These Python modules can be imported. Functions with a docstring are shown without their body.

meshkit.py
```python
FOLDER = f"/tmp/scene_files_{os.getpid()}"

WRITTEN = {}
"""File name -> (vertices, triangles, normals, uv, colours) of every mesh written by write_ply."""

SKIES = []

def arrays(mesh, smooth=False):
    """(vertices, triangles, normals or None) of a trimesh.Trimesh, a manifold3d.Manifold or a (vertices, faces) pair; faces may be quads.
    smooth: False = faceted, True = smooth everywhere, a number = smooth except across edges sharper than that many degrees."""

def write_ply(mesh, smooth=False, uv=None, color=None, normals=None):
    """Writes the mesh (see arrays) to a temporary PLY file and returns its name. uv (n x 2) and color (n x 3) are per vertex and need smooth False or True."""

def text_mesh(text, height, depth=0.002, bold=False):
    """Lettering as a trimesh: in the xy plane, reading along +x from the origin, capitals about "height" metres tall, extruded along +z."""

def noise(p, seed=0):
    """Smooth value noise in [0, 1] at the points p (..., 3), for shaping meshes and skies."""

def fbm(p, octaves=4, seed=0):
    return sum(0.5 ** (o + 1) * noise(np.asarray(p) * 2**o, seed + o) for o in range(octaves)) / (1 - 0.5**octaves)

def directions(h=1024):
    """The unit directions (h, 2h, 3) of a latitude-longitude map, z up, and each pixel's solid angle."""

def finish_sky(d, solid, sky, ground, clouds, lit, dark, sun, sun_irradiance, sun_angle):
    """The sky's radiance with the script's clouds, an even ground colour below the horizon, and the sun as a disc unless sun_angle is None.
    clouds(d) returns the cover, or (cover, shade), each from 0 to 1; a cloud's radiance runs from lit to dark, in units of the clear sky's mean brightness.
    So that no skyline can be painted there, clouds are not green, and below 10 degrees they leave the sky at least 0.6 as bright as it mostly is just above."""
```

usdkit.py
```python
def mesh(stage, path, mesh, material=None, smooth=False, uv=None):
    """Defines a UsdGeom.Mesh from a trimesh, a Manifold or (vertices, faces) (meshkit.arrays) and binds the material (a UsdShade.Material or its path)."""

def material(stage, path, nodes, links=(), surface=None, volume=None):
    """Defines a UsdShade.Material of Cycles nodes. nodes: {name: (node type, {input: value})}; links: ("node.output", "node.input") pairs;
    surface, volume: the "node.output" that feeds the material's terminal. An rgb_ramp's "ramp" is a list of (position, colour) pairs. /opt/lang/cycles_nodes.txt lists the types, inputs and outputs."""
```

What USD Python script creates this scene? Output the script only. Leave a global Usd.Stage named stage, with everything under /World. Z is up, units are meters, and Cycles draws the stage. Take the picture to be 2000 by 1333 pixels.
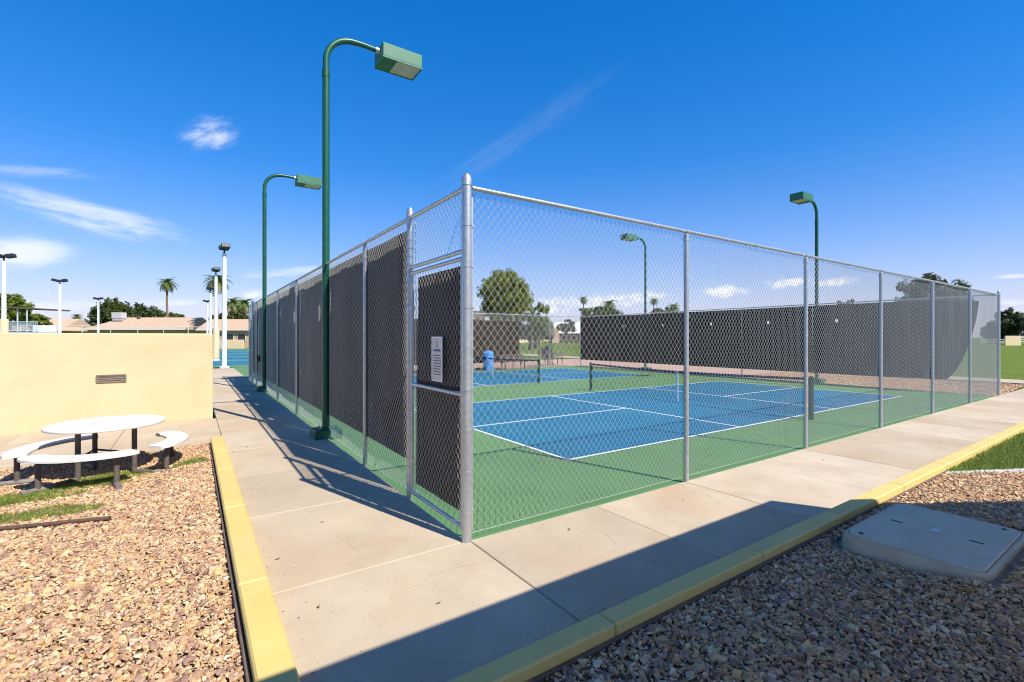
import math, random
import numpy as np
import trimesh
import usdkit, meshkit
from pxr import Usd, UsdGeom, UsdLux, UsdShade, Gf, Sdf, Vt

random.seed(7)
rng = np.random.default_rng(7)
PI = math.pi
stage = Usd.Stage.CreateInMemory()
UsdGeom.SetStageUpAxis(stage, 'Z')
UsdGeom.SetStageMetersPerUnit(stage, 1.0)
world = UsdGeom.Xform.Define(stage, '/World')
stage.SetDefaultPrim(world.GetPrim())

# ---------------------------------------------------------------- camera
# world: origin at the foot of the corner fence post, x along the right-hand fence, y along the left-hand fence
CA, SA = math.cos(0.595), math.sin(0.595)
CAM = (-1.990, -3.648, 1.785)
FPX = 923.0
cam = UsdGeom.Camera.Define(stage, '/World/camera')
cam.CreateHorizontalApertureAttr(36.0)
cam.CreateVerticalApertureAttr(36.0 * 682 / 1024)
cam.CreateFocalLengthAttr(36.0 * FPX / 2000)
cam.CreateVerticalApertureOffsetAttr(-7.3 / 2000 * 36)
cam.CreateExposureAttr(1.05)
cam.CreateClippingRangeAttr(Gf.Vec2f(0.05, 20000))
cam.AddTransformOp().Set(Gf.Matrix4d(CA, -SA, 0, 0, 0, 0, 1, 0, -SA, -CA, 0, 0, CAM[0], CAM[1], CAM[2], 1))

def at(px, Y, z=0.0):
    """World point seen at column px of the photograph, Y metres in front of the camera."""
    X = (px - 1000) / FPX * Y
    return (CAM[0] + X * CA + Y * SA, CAM[1] - X * SA + Y * CA, z)

def hz(py, Y):
    return CAM[2] + (659.2 - py) / FPX * Y

# ---------------------------------------------------------------- sun and sky
SUN_H = np.array([0.2925, -0.957]); SUN_H /= np.linalg.norm(SUN_H)
ELEV = math.radians(47.9)
sun_dir = np.array([SUN_H[0] * math.cos(ELEV), SUN_H[1] * math.cos(ELEV), math.sin(ELEV)])
SKY_STRENGTH = 0.15
SUN_INT = 0.97
sun = UsdLux.DistantLight.Define(stage, '/World/sun')
sun.CreateNormalizeAttr(True)
sun.CreateIntensityAttr(SUN_INT)
sun.CreateAngleAttr(0.5)
sun.CreateColorAttr(Gf.Vec3f(1.0, 0.94, 0.84))
zz = sun_dir; xx = np.cross([0, 0, 1.0], zz); xx /= np.linalg.norm(xx); yy = np.cross(zz, xx)
sun.AddTransformOp().Set(Gf.Matrix4d(*xx, 0, *yy, 0, *zz, 0, 0, 0, 20, 1))

def sky_dir(px, py):
    v = np.array([(px - 1000) / FPX, 1.0, (659.2 - py) / FPX])
    v = np.array([v[0] * CA + v[1] * SA, -v[0] * SA + v[1] * CA, v[2]])
    return v / np.linalg.norm(v)

def sky_material():
    N, L = {}, []
    N['sky'] = ('sky_texture', {'sky_type': 'single_scattering', 'sun_disc': False, 'sun_elevation': ELEV,
                                'sun_rotation': math.atan2(sun_dir[0], sun_dir[1]), 'altitude': 350.0, 'air_density': 1.0, 'aerosol_density': 0.2, 'ozone_density': 8.0})
    N['tc'] = ('texture_coordinate', {})
    N['gam'] = ('gamma', {'gamma': 0.7})
    N['sat'] = ('hsv', {'hue': 0.5, 'saturation': 1.58, 'value': 1.0, 'fac': 1.0})
    N['tint'] = ('mix', {'mix_type': 'multiply', 'fac': 1.0, 'color2': (1.10, 0.81, 1.00)})
    L += [('sky.color', 'gam.color'), ('gam.color', 'sat.color'), ('sat.color', 'tint.color1')]
    # pale haze towards the horizon, the same all round
    N['sep'] = ('separate_xyz', {})
    N['zz'] = ('math', {'math_type': 'maximum', 'value2': 0.0})
    N['zs'] = ('math', {'math_type': 'multiply', 'value2': -1 / 0.125})
    N['ze'] = ('math', {'math_type': 'exponent'})
    N['zf'] = ('math', {'math_type': 'multiply', 'value2': 0.95})
    N['haze'] = ('mix', {'mix_type': 'mix', 'color2': (2.3, 2.42, 2.78)})
    L += [('tc.generated', 'sep.vector'), ('sep.z', 'zz.value1'), ('zz.value', 'zs.value1'), ('zs.value', 'ze.value1'), ('ze.value', 'zf.value1'), ('zf.value', 'haze.fac'), ('tint.color', 'haze.color1')]
    last = 'haze.color'
    # clouds: (photo px, py, half width px, half height px, tilt in degrees, noise scale along/across, threshold, opacity, brightness)
    clouds = [
        (412, 262, 100, 52, 14, 9, 22, 0.44, 0.55),
        (180, 425, 330, 58, -17, 5, 22, 0.42, 0.55),
        (40, 492, 170, 50, 0, 5, 14, 0.34, 0.62),
        (70, 335, 230, 24, -5, 5, 30, 0.44, 0.22),
        (560, 532, 150, 17, 6, 6, 30, 0.40, 0.35),
        (1010, 270, 330, 50, 32, 3, 16, 0.42, 0.04),
        (1415, 570, 83, 22, 4, 24, 34, 0.43, 0.9),
        (1540, 553, 89, 19, 4, 24, 34, 0.43, 0.9),
        (1630, 551, 75, 18, 4, 24, 34, 0.43, 0.9),
        (1180, 590, 121, 27, 4, 24, 34, 0.43, 0.85),
        (1085, 597, 94, 30, 4, 24, 34, 0.43, 0.85),
        (1258, 582, 75, 21, 4, 24, 34, 0.43, 0.85),
        (1975, 540, 60, 9, 4, 9, 30, 0.40, 0.45),
        (1985, 590, 110, 12, 2, 12, 30, 0.42, 0.45),
        (490, 575, 40, 15, 3, 16, 26, 0.36, 0.6),
        (330, 592, 160, 13, 2, 12, 26, 0.44, 0.45),
        (90, 598, 260, 20, 0, 8, 20, 0.44, 0.35),
    ]
    for i, (px, py, hw, hh, tilt, na, nb, thr, op) in enumerate(clouds):
        c = sky_dir(px, py)
        e = 1.0
        r = sky_dir(px + e, py) - c; r /= np.linalg.norm(r)
        u = np.cross(r, c); u /= np.linalg.norm(u)
        if u[2] < 0: u = -u
        t = math.radians(tilt)
        r2, u2 = r * math.cos(t) + u * math.sin(t), u * math.cos(t) - r * math.sin(t)
        d1 = (px - 1000) / FPX; d2 = (659.2 - py) / FPX
        sec2 = 1 + d1 * d1 + d2 * d2
        A = hw / FPX / math.sqrt(sec2) / math.sqrt(1 + d1 * d1) * 1.0
        B = hh / FPX / math.sqrt(sec2)
        p = f'c{i}_'
        N[p + 'a'] = ('vector_math', {'math_type': 'dot_product', 'vector2': tuple(r2 / A)})
        N[p + 'b'] = ('vector_math', {'math_type': 'dot_product', 'vector2': tuple(u2 / B)})
        N[p + 'k'] = ('vector_math', {'math_type': 'dot_product', 'vector2': tuple(c)})
        for s in 'abk':
            L.append(('tc.generated', f'{p}{s}.vector1'))
        N[p + 'v'] = ('combine_xyz', {})
        L += [(p + 'a.value', p + 'v.x'), (p + 'b.value', p + 'v.y')]
        N[p + 'l'] = ('vector_math', {'math_type': 'length'})
        L.append((p + 'v.vector', p + 'l.vector1'))
        N[p + 'f'] = ('map_range', {'range_type': 'smoothstep', 'from_min': 1.0, 'from_max': 0.15, 'to_min': 0.0, 'to_max': 1.0, 'clamp': True})
        L.append((p + 'l.value', p + 'f.value'))
        N[p + 'ma'] = ('vector_math', {'math_type': 'multiply', 'vector2': (na * A * 1.0, nb * B * 1.0, 1.0)})
        L.append((p + 'v.vector', p + 'ma.vector1'))
        N[p + 'o'] = ('vector_math', {'math_type': 'add', 'vector2': (3.7 * i, 1.3 * i, 0.7 * i)})
        L.append((p + 'ma.vector', p + 'o.vector1'))
        N[p + 'n'] = ('noise_texture', {'scale': 2.2, 'detail': 4.0, 'roughness': 0.62, 'distortion': 0.4})
        L.append((p + 'o.vector', p + 'n.vector'))
        N[p + 's'] = ('math', {'math_type': 'multiply'})
        L += [(p + 'n.fac', p + 's.value1')]
        N[p + 'f2'] = ('math', {'math_type': 'multiply_add', 'value2': 0.55, 'value3': 0.45})
        L += [(p + 'f.result', p + 'f2.value1'), (p + 'f2.value', p + 's.value2')]
        N[p + 't'] = ('map_range', {'range_type': 'smoothstep', 'from_min': thr * 0.62, 'from_max': thr * 1.55, 'to_min': 0.0, 'to_max': op, 'clamp': True})
        L.append((p + 's.value', p + 't.value'))
        N[p + 'g'] = ('math', {'math_type': 'multiply'})
        L += [(p + 't.result', p + 'g.value1'), (p + 'f.result', p + 'g.value2')]
        N[p + 'h'] = ('math', {'math_type': 'greater_than', 'value2': 0.2})
        L.append((p + 'k.value', p + 'h.value1'))
        N[p + 'g2'] = ('math', {'math_type': 'multiply'})
        L += [(p + 'g.value', p + 'g2.value1'), (p + 'h.value', p + 'g2.value2')]
        N[p + 'm'] = ('mix', {'mix_type': 'mix', 'color2': CLOUD})
        L += [(p + 'g2.value', p + 'm.fac'), (last, p + 'm.color1')]
        last = p + 'm.color'
    N['bg'] = ('background_shader', {'strength': SKY_STRENGTH})
    L.append((last, 'bg.color'))
    return usdkit.material(stage, '/World/Looks/sky', N, L, surface='bg.background')

UsdGeom.Scope.Define(stage, '/World/Looks')
CLOUD = (3.8, 3.75, 3.8)
dome = UsdLux.DomeLight.Define(stage, '/World/sky')
UsdShade.MaterialBindingAPI.Apply(dome.GetPrim()).Bind(sky_material())
dome.GetPrim().SetCustomDataByKey('kind', 'structure')

# ---------------------------------------------------------------- helpers
used = {}
def numbered(parent, name):
    k = (parent, name)
    n = used.get(k, -1) + 1
    used[k] = n
    return f'{parent}/{name}' if n == 0 else f'{parent}/{name}_{n:03d}'

def ppath(parent):
    return '/World' if parent is None else str(parent.GetPath())

def keys(prim, label=None, cat=None, group=None, kind=None):
    for k, v in (('label', label), ('category', cat), ('group', group), ('kind', kind)):
        if v: prim.SetCustomDataByKey(k, v)
    return prim

def obj(name, mesh, mat, parent=None, smooth=30, label=None, cat=None, group=None, kind=None):
    p = numbered(ppath(parent), name)
    m = usdkit.mesh(stage, p, mesh, M[mat], smooth=smooth)
    return keys(m.GetPrim(), label, cat, group, kind)

def thing(name, label=None, cat=None, loc=(0, 0, 0), rotz=0.0, group=None, kind=None, scale=None):
    x = UsdGeom.Xform.Define(stage, numbered('/World', name))
    x.AddTranslateOp().Set(Gf.Vec3d(*map(float, loc)))
    x.AddRotateZOp().Set(float(rotz))
    if scale: x.AddScaleOp().Set(Gf.Vec3f(scale, scale, scale))
    return keys(x.GetPrim(), label, cat, group, kind)

def dup(src, label, loc, rotz=0.0, group=None, scale=None):
    was = src.GetCustomData()
    base = src.GetName()
    r = thing(base.rstrip('0123456789').rstrip('_') if base[-3:].isdigit() else base, label, was['category'], loc, rotz, group or was.get('group'), scale=scale)
    r.GetReferences().AddInternalReference(src.GetPath())
    r.SetInstanceable(True)
    return r

def cat(*ms):
    return trimesh.util.concatenate([m for m in ms])

def box(c, s, ch=0.0, rot=None):
    """Box with chamfered edges, centre c, size s."""
    h = np.array(s, float) / 2
    if ch > 0:
        ch = min(ch, h.min() * 0.9)
        pts = []
        for sx in (-1, 1):
            for sy in (-1, 1):
                for sz in (-1, 1):
                    for k in range(3):
                        q = h - ch
                        q[k] = h[k]
                        pts.append(q * (sx, sy, sz))
        m = trimesh.convex.convex_hull(np.array(pts))
    else:
        m = trimesh.creation.box(2 * h)
    if rot is not None:
        m.apply_transform(rot)
    m.apply_translation(c)
    return m

def RZ(deg): return trimesh.transformations.rotation_matrix(math.radians(deg), [0, 0, 1])
def RX(deg): return trimesh.transformations.rotation_matrix(math.radians(deg), [1, 0, 0])
def RY(deg): return trimesh.transformations.rotation_matrix(math.radians(deg), [0, 1, 0])

def tube(pts, r, n=10, cap=True):
    """Tube along a polyline; r a number or one radius per point."""
    P = np.array(pts, float)
    R = np.broadcast_to(np.asarray(r, float), (len(P),))
    T = np.gradient(P, axis=0)
    T /= np.linalg.norm(T, axis=1, keepdims=True) + 1e-12
    up = np.array([0, 0, 1.0]) if abs(T[0][2]) < 0.9 else np.array([1.0, 0, 0])
    rings, prev = [], None
    for p, t, rr in zip(P, T, R):
        a = up - t * (up @ t) if prev is None else prev - t * (prev @ t)
        a /= np.linalg.norm(a); prev = a
        b = np.cross(t, a)
        th = np.arange(n) * 2 * PI / n
        rings.append(p + rr * (np.cos(th)[:, None] * a + np.sin(th)[:, None] * b))
    V = np.vstack(rings); F = []
    for i in range(len(P) - 1):
        for k in range(n):
            a, b = i * n + k, i * n + (k + 1) % n
            F += [[a, b, b + n], [a, b + n, a + n]]
    if cap:
        V = np.vstack([V, P[0], P[-1]])
        c0, c1, o = len(V) - 2, len(V) - 1, (len(P) - 1) * n
        for k in range(n):
            F += [[c0, (k + 1) % n, k], [c1, o + k, o + (k + 1) % n]]
    return trimesh.Trimesh(V, F, process=False)

def lathe(prof, n=16, c=(0, 0, 0)):
    pr = np.array(prof, float)
    th = np.arange(n) * 2 * PI / n
    V = np.vstack([np.c_[r * np.cos(th), r * np.sin(th), np.full(n, z)] for r, z in pr]); F = []
    for i in range(len(pr) - 1):
        for k in range(n):
            a, b = i * n + k, i * n + (k + 1) % n
            F += [[a, b, b + n], [a, b + n, a + n]]
    m = trimesh.Trimesh(V + np.array(c), F, process=False)
    return m

def sheet(poly, z):
    """Flat polygon (list of (x, y), convex or not) at height z."""
    from shapely.geometry import Polygon
    v, f = trimesh.creation.triangulate_polygon(Polygon(poly), engine='earcut')
    v = np.c_[v, np.full(len(v), z)]
    t = trimesh.Trimesh(v, f, process=False)
    if t.face_normals[:, 2].mean() < 0: t = trimesh.Trimesh(v, f[:, ::-1], process=False)
    return t

def rect(x0, y0, x1, y1): return [(x0, y0), (x1, y0), (x1, y1), (x0, y1)]

def prism(poly, z0, z1):
    from shapely.geometry import Polygon
    m = trimesh.creation.extrude_polygon(Polygon(poly), z1 - z0, engine='earcut')
    m.apply_translation((0, 0, z0))
    return m

# ---------------------------------------------------------------- materials
M = {}
def mat(name, col, col2=None, scale=6.0, rough=0.7, bump=0.0, bscale=60.0, bdist=0.01, metallic=0.0, spec=0.4, specks=None, detail=5.0, lo=0.35, hi=0.68, island=0.0, translucent=None, rnd=None, stain=None, crack=False, coord='geometry.position'):
    N = {'geo': ('geometry', {}), 'p': ('principled_bsdf', {'roughness': rough, 'metallic': metallic, 'specular_ior_level': spec})}
    L = []
    src = 'geo.position'
    if coord == 'object':
        N['tc'] = ('texture_coordinate', {}); src = 'tc.object'
    last = None
    if col2 is not None:
        N['n1'] = ('noise_texture', {'scale': scale, 'detail': detail, 'roughness': 0.6})
        N['r1'] = ('map_range', {'from_min': lo, 'from_max': hi, 'to_min': 0.0, 'to_max': 1.0, 'clamp': True})
        N['m1'] = ('mix', {'mix_type': 'mix', 'color1': col, 'color2': col2})
        L += [(src, 'n1.vector'), ('n1.fac', 'r1.value'), ('r1.result', 'm1.fac')]
        last = 'm1.color'
    if stain is not None:     # (colour, scale, amount)
        N['ns'] = ('noise_texture', {'scale': stain[1], 'detail': 6.0, 'roughness': 0.65, 'distortion': 0.6})
        N['rs'] = ('map_range', {'from_min': 0.5, 'from_max': 0.75, 'to_min': 0.0, 'to_max': stain[2], 'clamp': True})
        N['ms'] = ('mix', {'mix_type': 'mix', 'color1': col, 'color2': stain[0]})
        L += [(src, 'ns.vector'), ('ns.fac', 'rs.value'), ('rs.result', 'ms.fac')]
        if last: L.append((last, 'ms.color1'))
        last = 'ms.color'
    if specks is not None:    # (colour, scale, threshold)
        N['nv'] = ('voronoi_texture', {'scale': specks[1], 'randomness': 1.0})
        N['rv'] = ('map_range', {'from_min': specks[2], 'from_max': specks[2] * 0.5, 'to_min': 0.0, 'to_max': 0.85, 'clamp': True})
        N['nw'] = ('noise_texture', {'scale': specks[1] * 0.13, 'detail': 3.0})
        N['rw'] = ('map_range', {'from_min': 0.5, 'from_max': 0.6, 'to_min': 0.0, 'to_max': 1.0, 'clamp': True})
        N['xv'] = ('math', {'math_type': 'multiply'})
        N['mv'] = ('mix', {'mix_type': 'mix', 'color1': col, 'color2': specks[0]})
        L += [(src, 'nv.vector'), (src, 'nw.vector'), ('nv.distance', 'rv.value'), ('nw.fac', 'rw.value'), ('rv.result', 'xv.value1'), ('rw.result', 'xv.value2'), ('xv.value', 'mv.fac')]
        if last: L.append((last, 'mv.color1'))
        last = 'mv.color'
    if crack:                 # a few hairline cracks
        N['kn'] = ('noise_texture', {'scale': 2.5, 'detail': 4.0})
        N['kd'] = ('mix', {'mix_type': 'linear_light', 'fac': 0.12})
        N['kv'] = ('voronoi_texture', {'feature': 'distance_to_edge', 'scale': 0.33})
        N['kr'] = ('map_range', {'from_min': 0.0012, 'from_max': 0.0, 'to_min': 0.0, 'to_max': 0.42, 'clamp': True})
        N['km'] = ('noise_texture', {'scale': 0.5, 'detail': 2.0})
        N['kq'] = ('map_range', {'from_min': 0.52, 'from_max': 0.58, 'to_min': 0.0, 'to_max': 1.0, 'clamp': True})
        N['kx'] = ('math', {'math_type': 'multiply'})
        N['kc'] = ('mix', {'mix_type': 'mix', 'color1': col, 'color2': (0.12, 0.10, 0.08)})
        L += [(src, 'kn.vector'), (src, 'kd.color1'), ('kn.color', 'kd.color2'), ('kd.color', 'kv.vector'), ('kv.distance', 'kr.value'), (src, 'km.vector'), ('km.fac', 'kq.value'), ('kr.result', 'kx.value1'), ('kq.result', 'kx.value2'), ('kx.value', 'kc.fac')]
        if last: L.append((last, 'kc.color1'))
        last = 'kc.color'
    if island or rnd:
        N['h'] = ('hsv', {'hue': 0.5, 'saturation': 1.0, 'fac': 1.0, 'color': col})
        amt = island or rnd
        N['ri'] = ('map_range', {'from_min': 0.0, 'from_max': 1.0, 'to_min': 1 - amt, 'to_max': 1 + amt})
        N['rh'] = ('map_range', {'from_min': 0.0, 'from_max': 1.0, 'to_min': 0.5 - amt * 0.04, 'to_max': 0.5 + amt * 0.04})
        if rnd:
            N['oi'] = ('object_info', {}); s = 'oi.random'
        else:
            s = 'geo.random_per_island'
        L += [(s, 'ri.value'), ('ri.result', 'h.value'), (s, 'rh.value'), ('rh.result', 'h.hue')]
        if last: L.append((last, 'h.color'))
        last = 'h.color'
    if last: L.append((last, 'p.base_color'))
    else: N['p'][1]['base_color'] = col
    if bump:
        N['nb'] = ('noise_texture', {'scale': bscale, 'detail': 4.0, 'roughness': 0.6})
        N['b'] = ('bump', {'strength': bump, 'distance': bdist})
        L += [(src, 'nb.vector'), ('nb.fac', 'b.height'), ('b.normal', 'p.normal')]
    surf = 'p.BSDF'
    if translucent:
        N['tr'] = ('translucent_bsdf', {'color': col})
        N['mx'] = ('mix_closure', {'fac': translucent})
        if last: L.append((last, 'tr.color'))
        L += [('p.BSDF', 'mx.closure1'), ('tr.BSDF', 'mx.closure2')]
        surf = 'mx.closure'
    M[name] = usdkit.material(stage, '/World/Looks/' + name, N, L, surface=surf)

mat('concrete', (0.465, 0.378, 0.268), (0.385, 0.31, 0.215), scale=1.3, rough=0.85, bump=0.35, bscale=90, bdist=0.004, specks=((0.16, 0.13, 0.10), 38, 0.2), stain=((0.41, 0.27, 0.155), 0.6, 0.65), spec=0.25, crack=True)
mat('concrete_pale', (0.49, 0.41, 0.305), (0.41, 0.34, 0.25), scale=1.7, rough=0.85, bump=0.35, bscale=90, bdist=0.004, specks=((0.16, 0.13, 0.10), 34, 0.2), stain=((0.40, 0.27, 0.16), 0.8, 0.55), spec=0.25, crack=True)
mat('concrete_worn', (0.44, 0.36, 0.258), (0.365, 0.296, 0.21), scale=1.0, rough=0.85, bump=0.4, bscale=70, bdist=0.005, specks=((0.14, 0.11, 0.085), 42, 0.22), stain=((0.37, 0.25, 0.15), 0.5, 0.7), spec=0.25, crack=True)
mat('concrete_edge', (0.62, 0.60, 0.56), (0.5, 0.48, 0.44), scale=5, rough=0.85, bump=0.3)
mat('concrete_dark', (0.16, 0.14, 0.12), rough=0.9)
mat('kerb_paint', (0.61, 0.455, 0.15), (0.57, 0.415, 0.13), scale=3, rough=0.6, bump=0.25, bscale=120, bdist=0.003, stain=((0.46, 0.36, 0.18), 1.2, 0.5), specks=((0.36, 0.30, 0.2), 16, 0.22))
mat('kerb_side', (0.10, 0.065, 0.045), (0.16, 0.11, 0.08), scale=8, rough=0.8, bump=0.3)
mat('stucco', (0.585, 0.465, 0.28), (0.555, 0.437, 0.26), scale=1.5, rough=0.85, bump=0.6, bscale=30, bdist=0.012, stain=((0.46, 0.345, 0.2), 0.7, 0.45), spec=0.2)
mat('court_green', (0.098, 0.212, 0.078), (0.078, 0.178, 0.065), scale=0.9, rough=0.75, bump=0.12, bscale=160, bdist=0.002, stain=((0.14, 0.20, 0.095), 0.45, 0.5), specks=((0.05, 0.07, 0.04), 4, 0.09))
mat('court_blue', (0.004, 0.13, 0.235), (0.004, 0.112, 0.205), scale=0.8, rough=0.7, bump=0.12, bscale=160, bdist=0.002, stain=((0.03, 0.16, 0.24), 0.7, 0.45), specks=((0.002, 0.05, 0.1), 3.5, 0.1))
mat('line_white', (0.80, 0.80, 0.78), (0.72, 0.73, 0.72), scale=4, rough=0.7)
mat('galvanised', (0.50, 0.52, 0.53), (0.38, 0.40, 0.41), scale=24, rough=0.42, metallic=0.75, bump=0.08, bscale=70, bdist=0.003)
mat('wire', (0.46, 0.46, 0.43), rough=0.5, metallic=0.4)
mat('windscreen', (0.066, 0.051, 0.039), (0.036, 0.029, 0.023), scale=1.6, rough=0.9, bump=0.3, bscale=300, bdist=0.002, spec=0.1, translucent=0.2)
mat('hem', (0.05, 0.047, 0.045), rough=0.9)
mat('green_paint', (0.008, 0.085, 0.048), (0.006, 0.066, 0.036), scale=5, rough=0.38, bump=0.04, bscale=80)
mat('green_housing', (0.035, 0.155, 0.095), (0.03, 0.13, 0.08), scale=5, rough=0.5)
mat('net_post', (0.010, 0.055, 0.04), rough=0.4)
mat('lens', (0.55, 0.52, 0.42), (0.42, 0.40, 0.33), scale=9, rough=0.18, spec=0.7)
mat('lamp_dark', (0.02, 0.022, 0.024), rough=0.45)
mat('white_paint', (0.80, 0.81, 0.80), (0.72, 0.74, 0.74), scale=2, rough=0.45)
mat('table_plastic', (0.66, 0.625, 0.58), (0.58, 0.55, 0.505), scale=3, rough=0.5, bump=0.06, bscale=60, stain=((0.40, 0.36, 0.31), 3.0, 0.5), specks=((0.35, 0.3, 0.24), 30, 0.2))
mat('pipe_brown', (0.085, 0.068, 0.058), (0.12, 0.10, 0.088), scale=14, rough=0.6, bump=0.15, bscale=80, bdist=0.003)
mat('pipe_rust', (0.07, 0.042, 0.03), (0.11, 0.06, 0.04), scale=20, rough=0.75, bump=0.2, bscale=90)
mat('pipe_grey', (0.2, 0.18, 0.165), (0.13, 0.115, 0.105), scale=14, rough=0.6, bump=0.15)
mat('lid', (0.58, 0.475, 0.33), (0.50, 0.405, 0.28), scale=3, rough=0.75, bump=0.5, bscale=170, bdist=0.003, stain=((0.36, 0.29, 0.2), 2.2, 0.5), specks=((0.28, 0.23, 0.17), 60, 0.2), spec=0.35)
mat('lid_body', (0.54, 0.44, 0.29), (0.44, 0.355, 0.235), scale=6, rough=0.7, bump=0.1)
mat('black', (0.012, 0.012, 0.012), rough=0.7)
mat('net_cord', (0.012, 0.013, 0.016), rough=0.85)
mat('net_band', (0.018, 0.03, 0.085), (0.025, 0.04, 0.1), scale=7, rough=0.7)
mat('sign_board', (0.62, 0.57, 0.50), (0.55, 0.50, 0.44), scale=12, rough=0.6)
mat('sign_white', (0.80, 0.79, 0.76), rough=0.6)
mat('sign_ink', (0.10, 0.09, 0.085), rough=0.7)
mat('sign_blue', (0.05, 0.10, 0.26), rough=0.7)
mat('sign_gold', (0.33, 0.25, 0.05), rough=0.7)
mat('gravel_base', (0.33, 0.225, 0.14), (0.18, 0.125, 0.085), scale=45, rough=0.95, bump=0.8, bscale=55, bdist=0.02)
mat('gravel_far', (0.50, 0.33, 0.24), (0.34, 0.21, 0.15), scale=14, rough=0.95, bump=0.7, bscale=22, bdist=0.03)
STONES = [(0.56, 0.385, 0.215), (0.62, 0.475, 0.315), (0.51, 0.295, 0.135), (0.50, 0.305, 0.19), (0.36, 0.225, 0.155), (0.57, 0.375, 0.20)]
for i, c in enumerate(STONES):
    mat(f'stone_{"abcdef"[i]}', c, tuple(0.72 * k for k in c), scale=60, rough=0.85, rnd=0.28, spec=0.25)
mat('lawn', (0.125, 0.175, 0.024), (0.085, 0.125, 0.018), scale=0.5, rough=0.9, bump=0.9, bscale=9, bdist=0.08, detail=8, spec=0.1, stain=((0.13, 0.17, 0.035), 0.12, 0.6))
mat('blade', (0.17, 0.26, 0.032), rough=0.6, rnd=0.35, translucent=0.3)
mat('blade_dry', (0.22, 0.22, 0.05), rough=0.7, rnd=0.35, translucent=0.25)
mat('leaf_bright', (0.30, 0.42, 0.05), rough=0.5, island=0.45, translucent=0.5)
mat('leaf_mid', (0.15, 0.23, 0.045), rough=0.5, island=0.45, translucent=0.42)
mat('leaf_dark', (0.095, 0.155, 0.04), rough=0.55, island=0.45, translucent=0.25)
mat('leaf_olive', (0.15, 0.165, 0.055), rough=0.55, island=0.45, translucent=0.25)
mat('frond', (0.16, 0.26, 0.05), rough=0.45, island=0.3, translucent=0.25)
mat('frond_dry', (0.30, 0.21, 0.07), rough=0.6, island=0.3, translucent=0.2)
mat('bark', (0.14, 0.095, 0.065), (0.08, 0.055, 0.04), scale=9, rough=0.9, bump=0.6, bscale=14, bdist=0.03)
mat('palm_bark', (0.24, 0.15, 0.09), (0.15, 0.095, 0.06), scale=7, rough=0.9, bump=0.6, bscale=9, bdist=0.04)
mat('roof_tan', (0.47, 0.33, 0.225), (0.40, 0.275, 0.185), scale=3, rough=0.9, bump=0.5, bscale=8, bdist=0.05)
mat('roof_white', (0.72, 0.69, 0.66), rough=0.7)
mat('roof_brown', (0.10, 0.07, 0.052), rough=0.8)
mat('house_tan', (0.52, 0.36, 0.22), (0.47, 0.32, 0.2), scale=1.2, rough=0.9)
mat('house_pink', (0.55, 0.37, 0.28), rough=0.9)
mat('house_cream', (0.66, 0.52, 0.34), (0.60, 0.47, 0.3), scale=1, rough=0.9)
mat('trim', (0.62, 0.56, 0.47), rough=0.7)
mat('glass_dark', (0.025, 0.03, 0.035), rough=0.12, spec=0.7)
mat('ac_grey', (0.45, 0.45, 0.45), rough=0.6)
mat('bin_blue', (0.06, 0.25, 0.58), rough=0.45)
mat('steel_pale', (0.55, 0.58, 0.58), rough=0.5, metallic=0.3)
mat('leaf_litter', (0.13, 0.075, 0.04), (0.22, 0.14, 0.07), scale=40, rough=0.8)
mat('vent_brown', (0.16, 0.125, 0.085), rough=0.7)
mat('orange', (0.6, 0.25, 0.06), rough=0.6)

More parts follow.
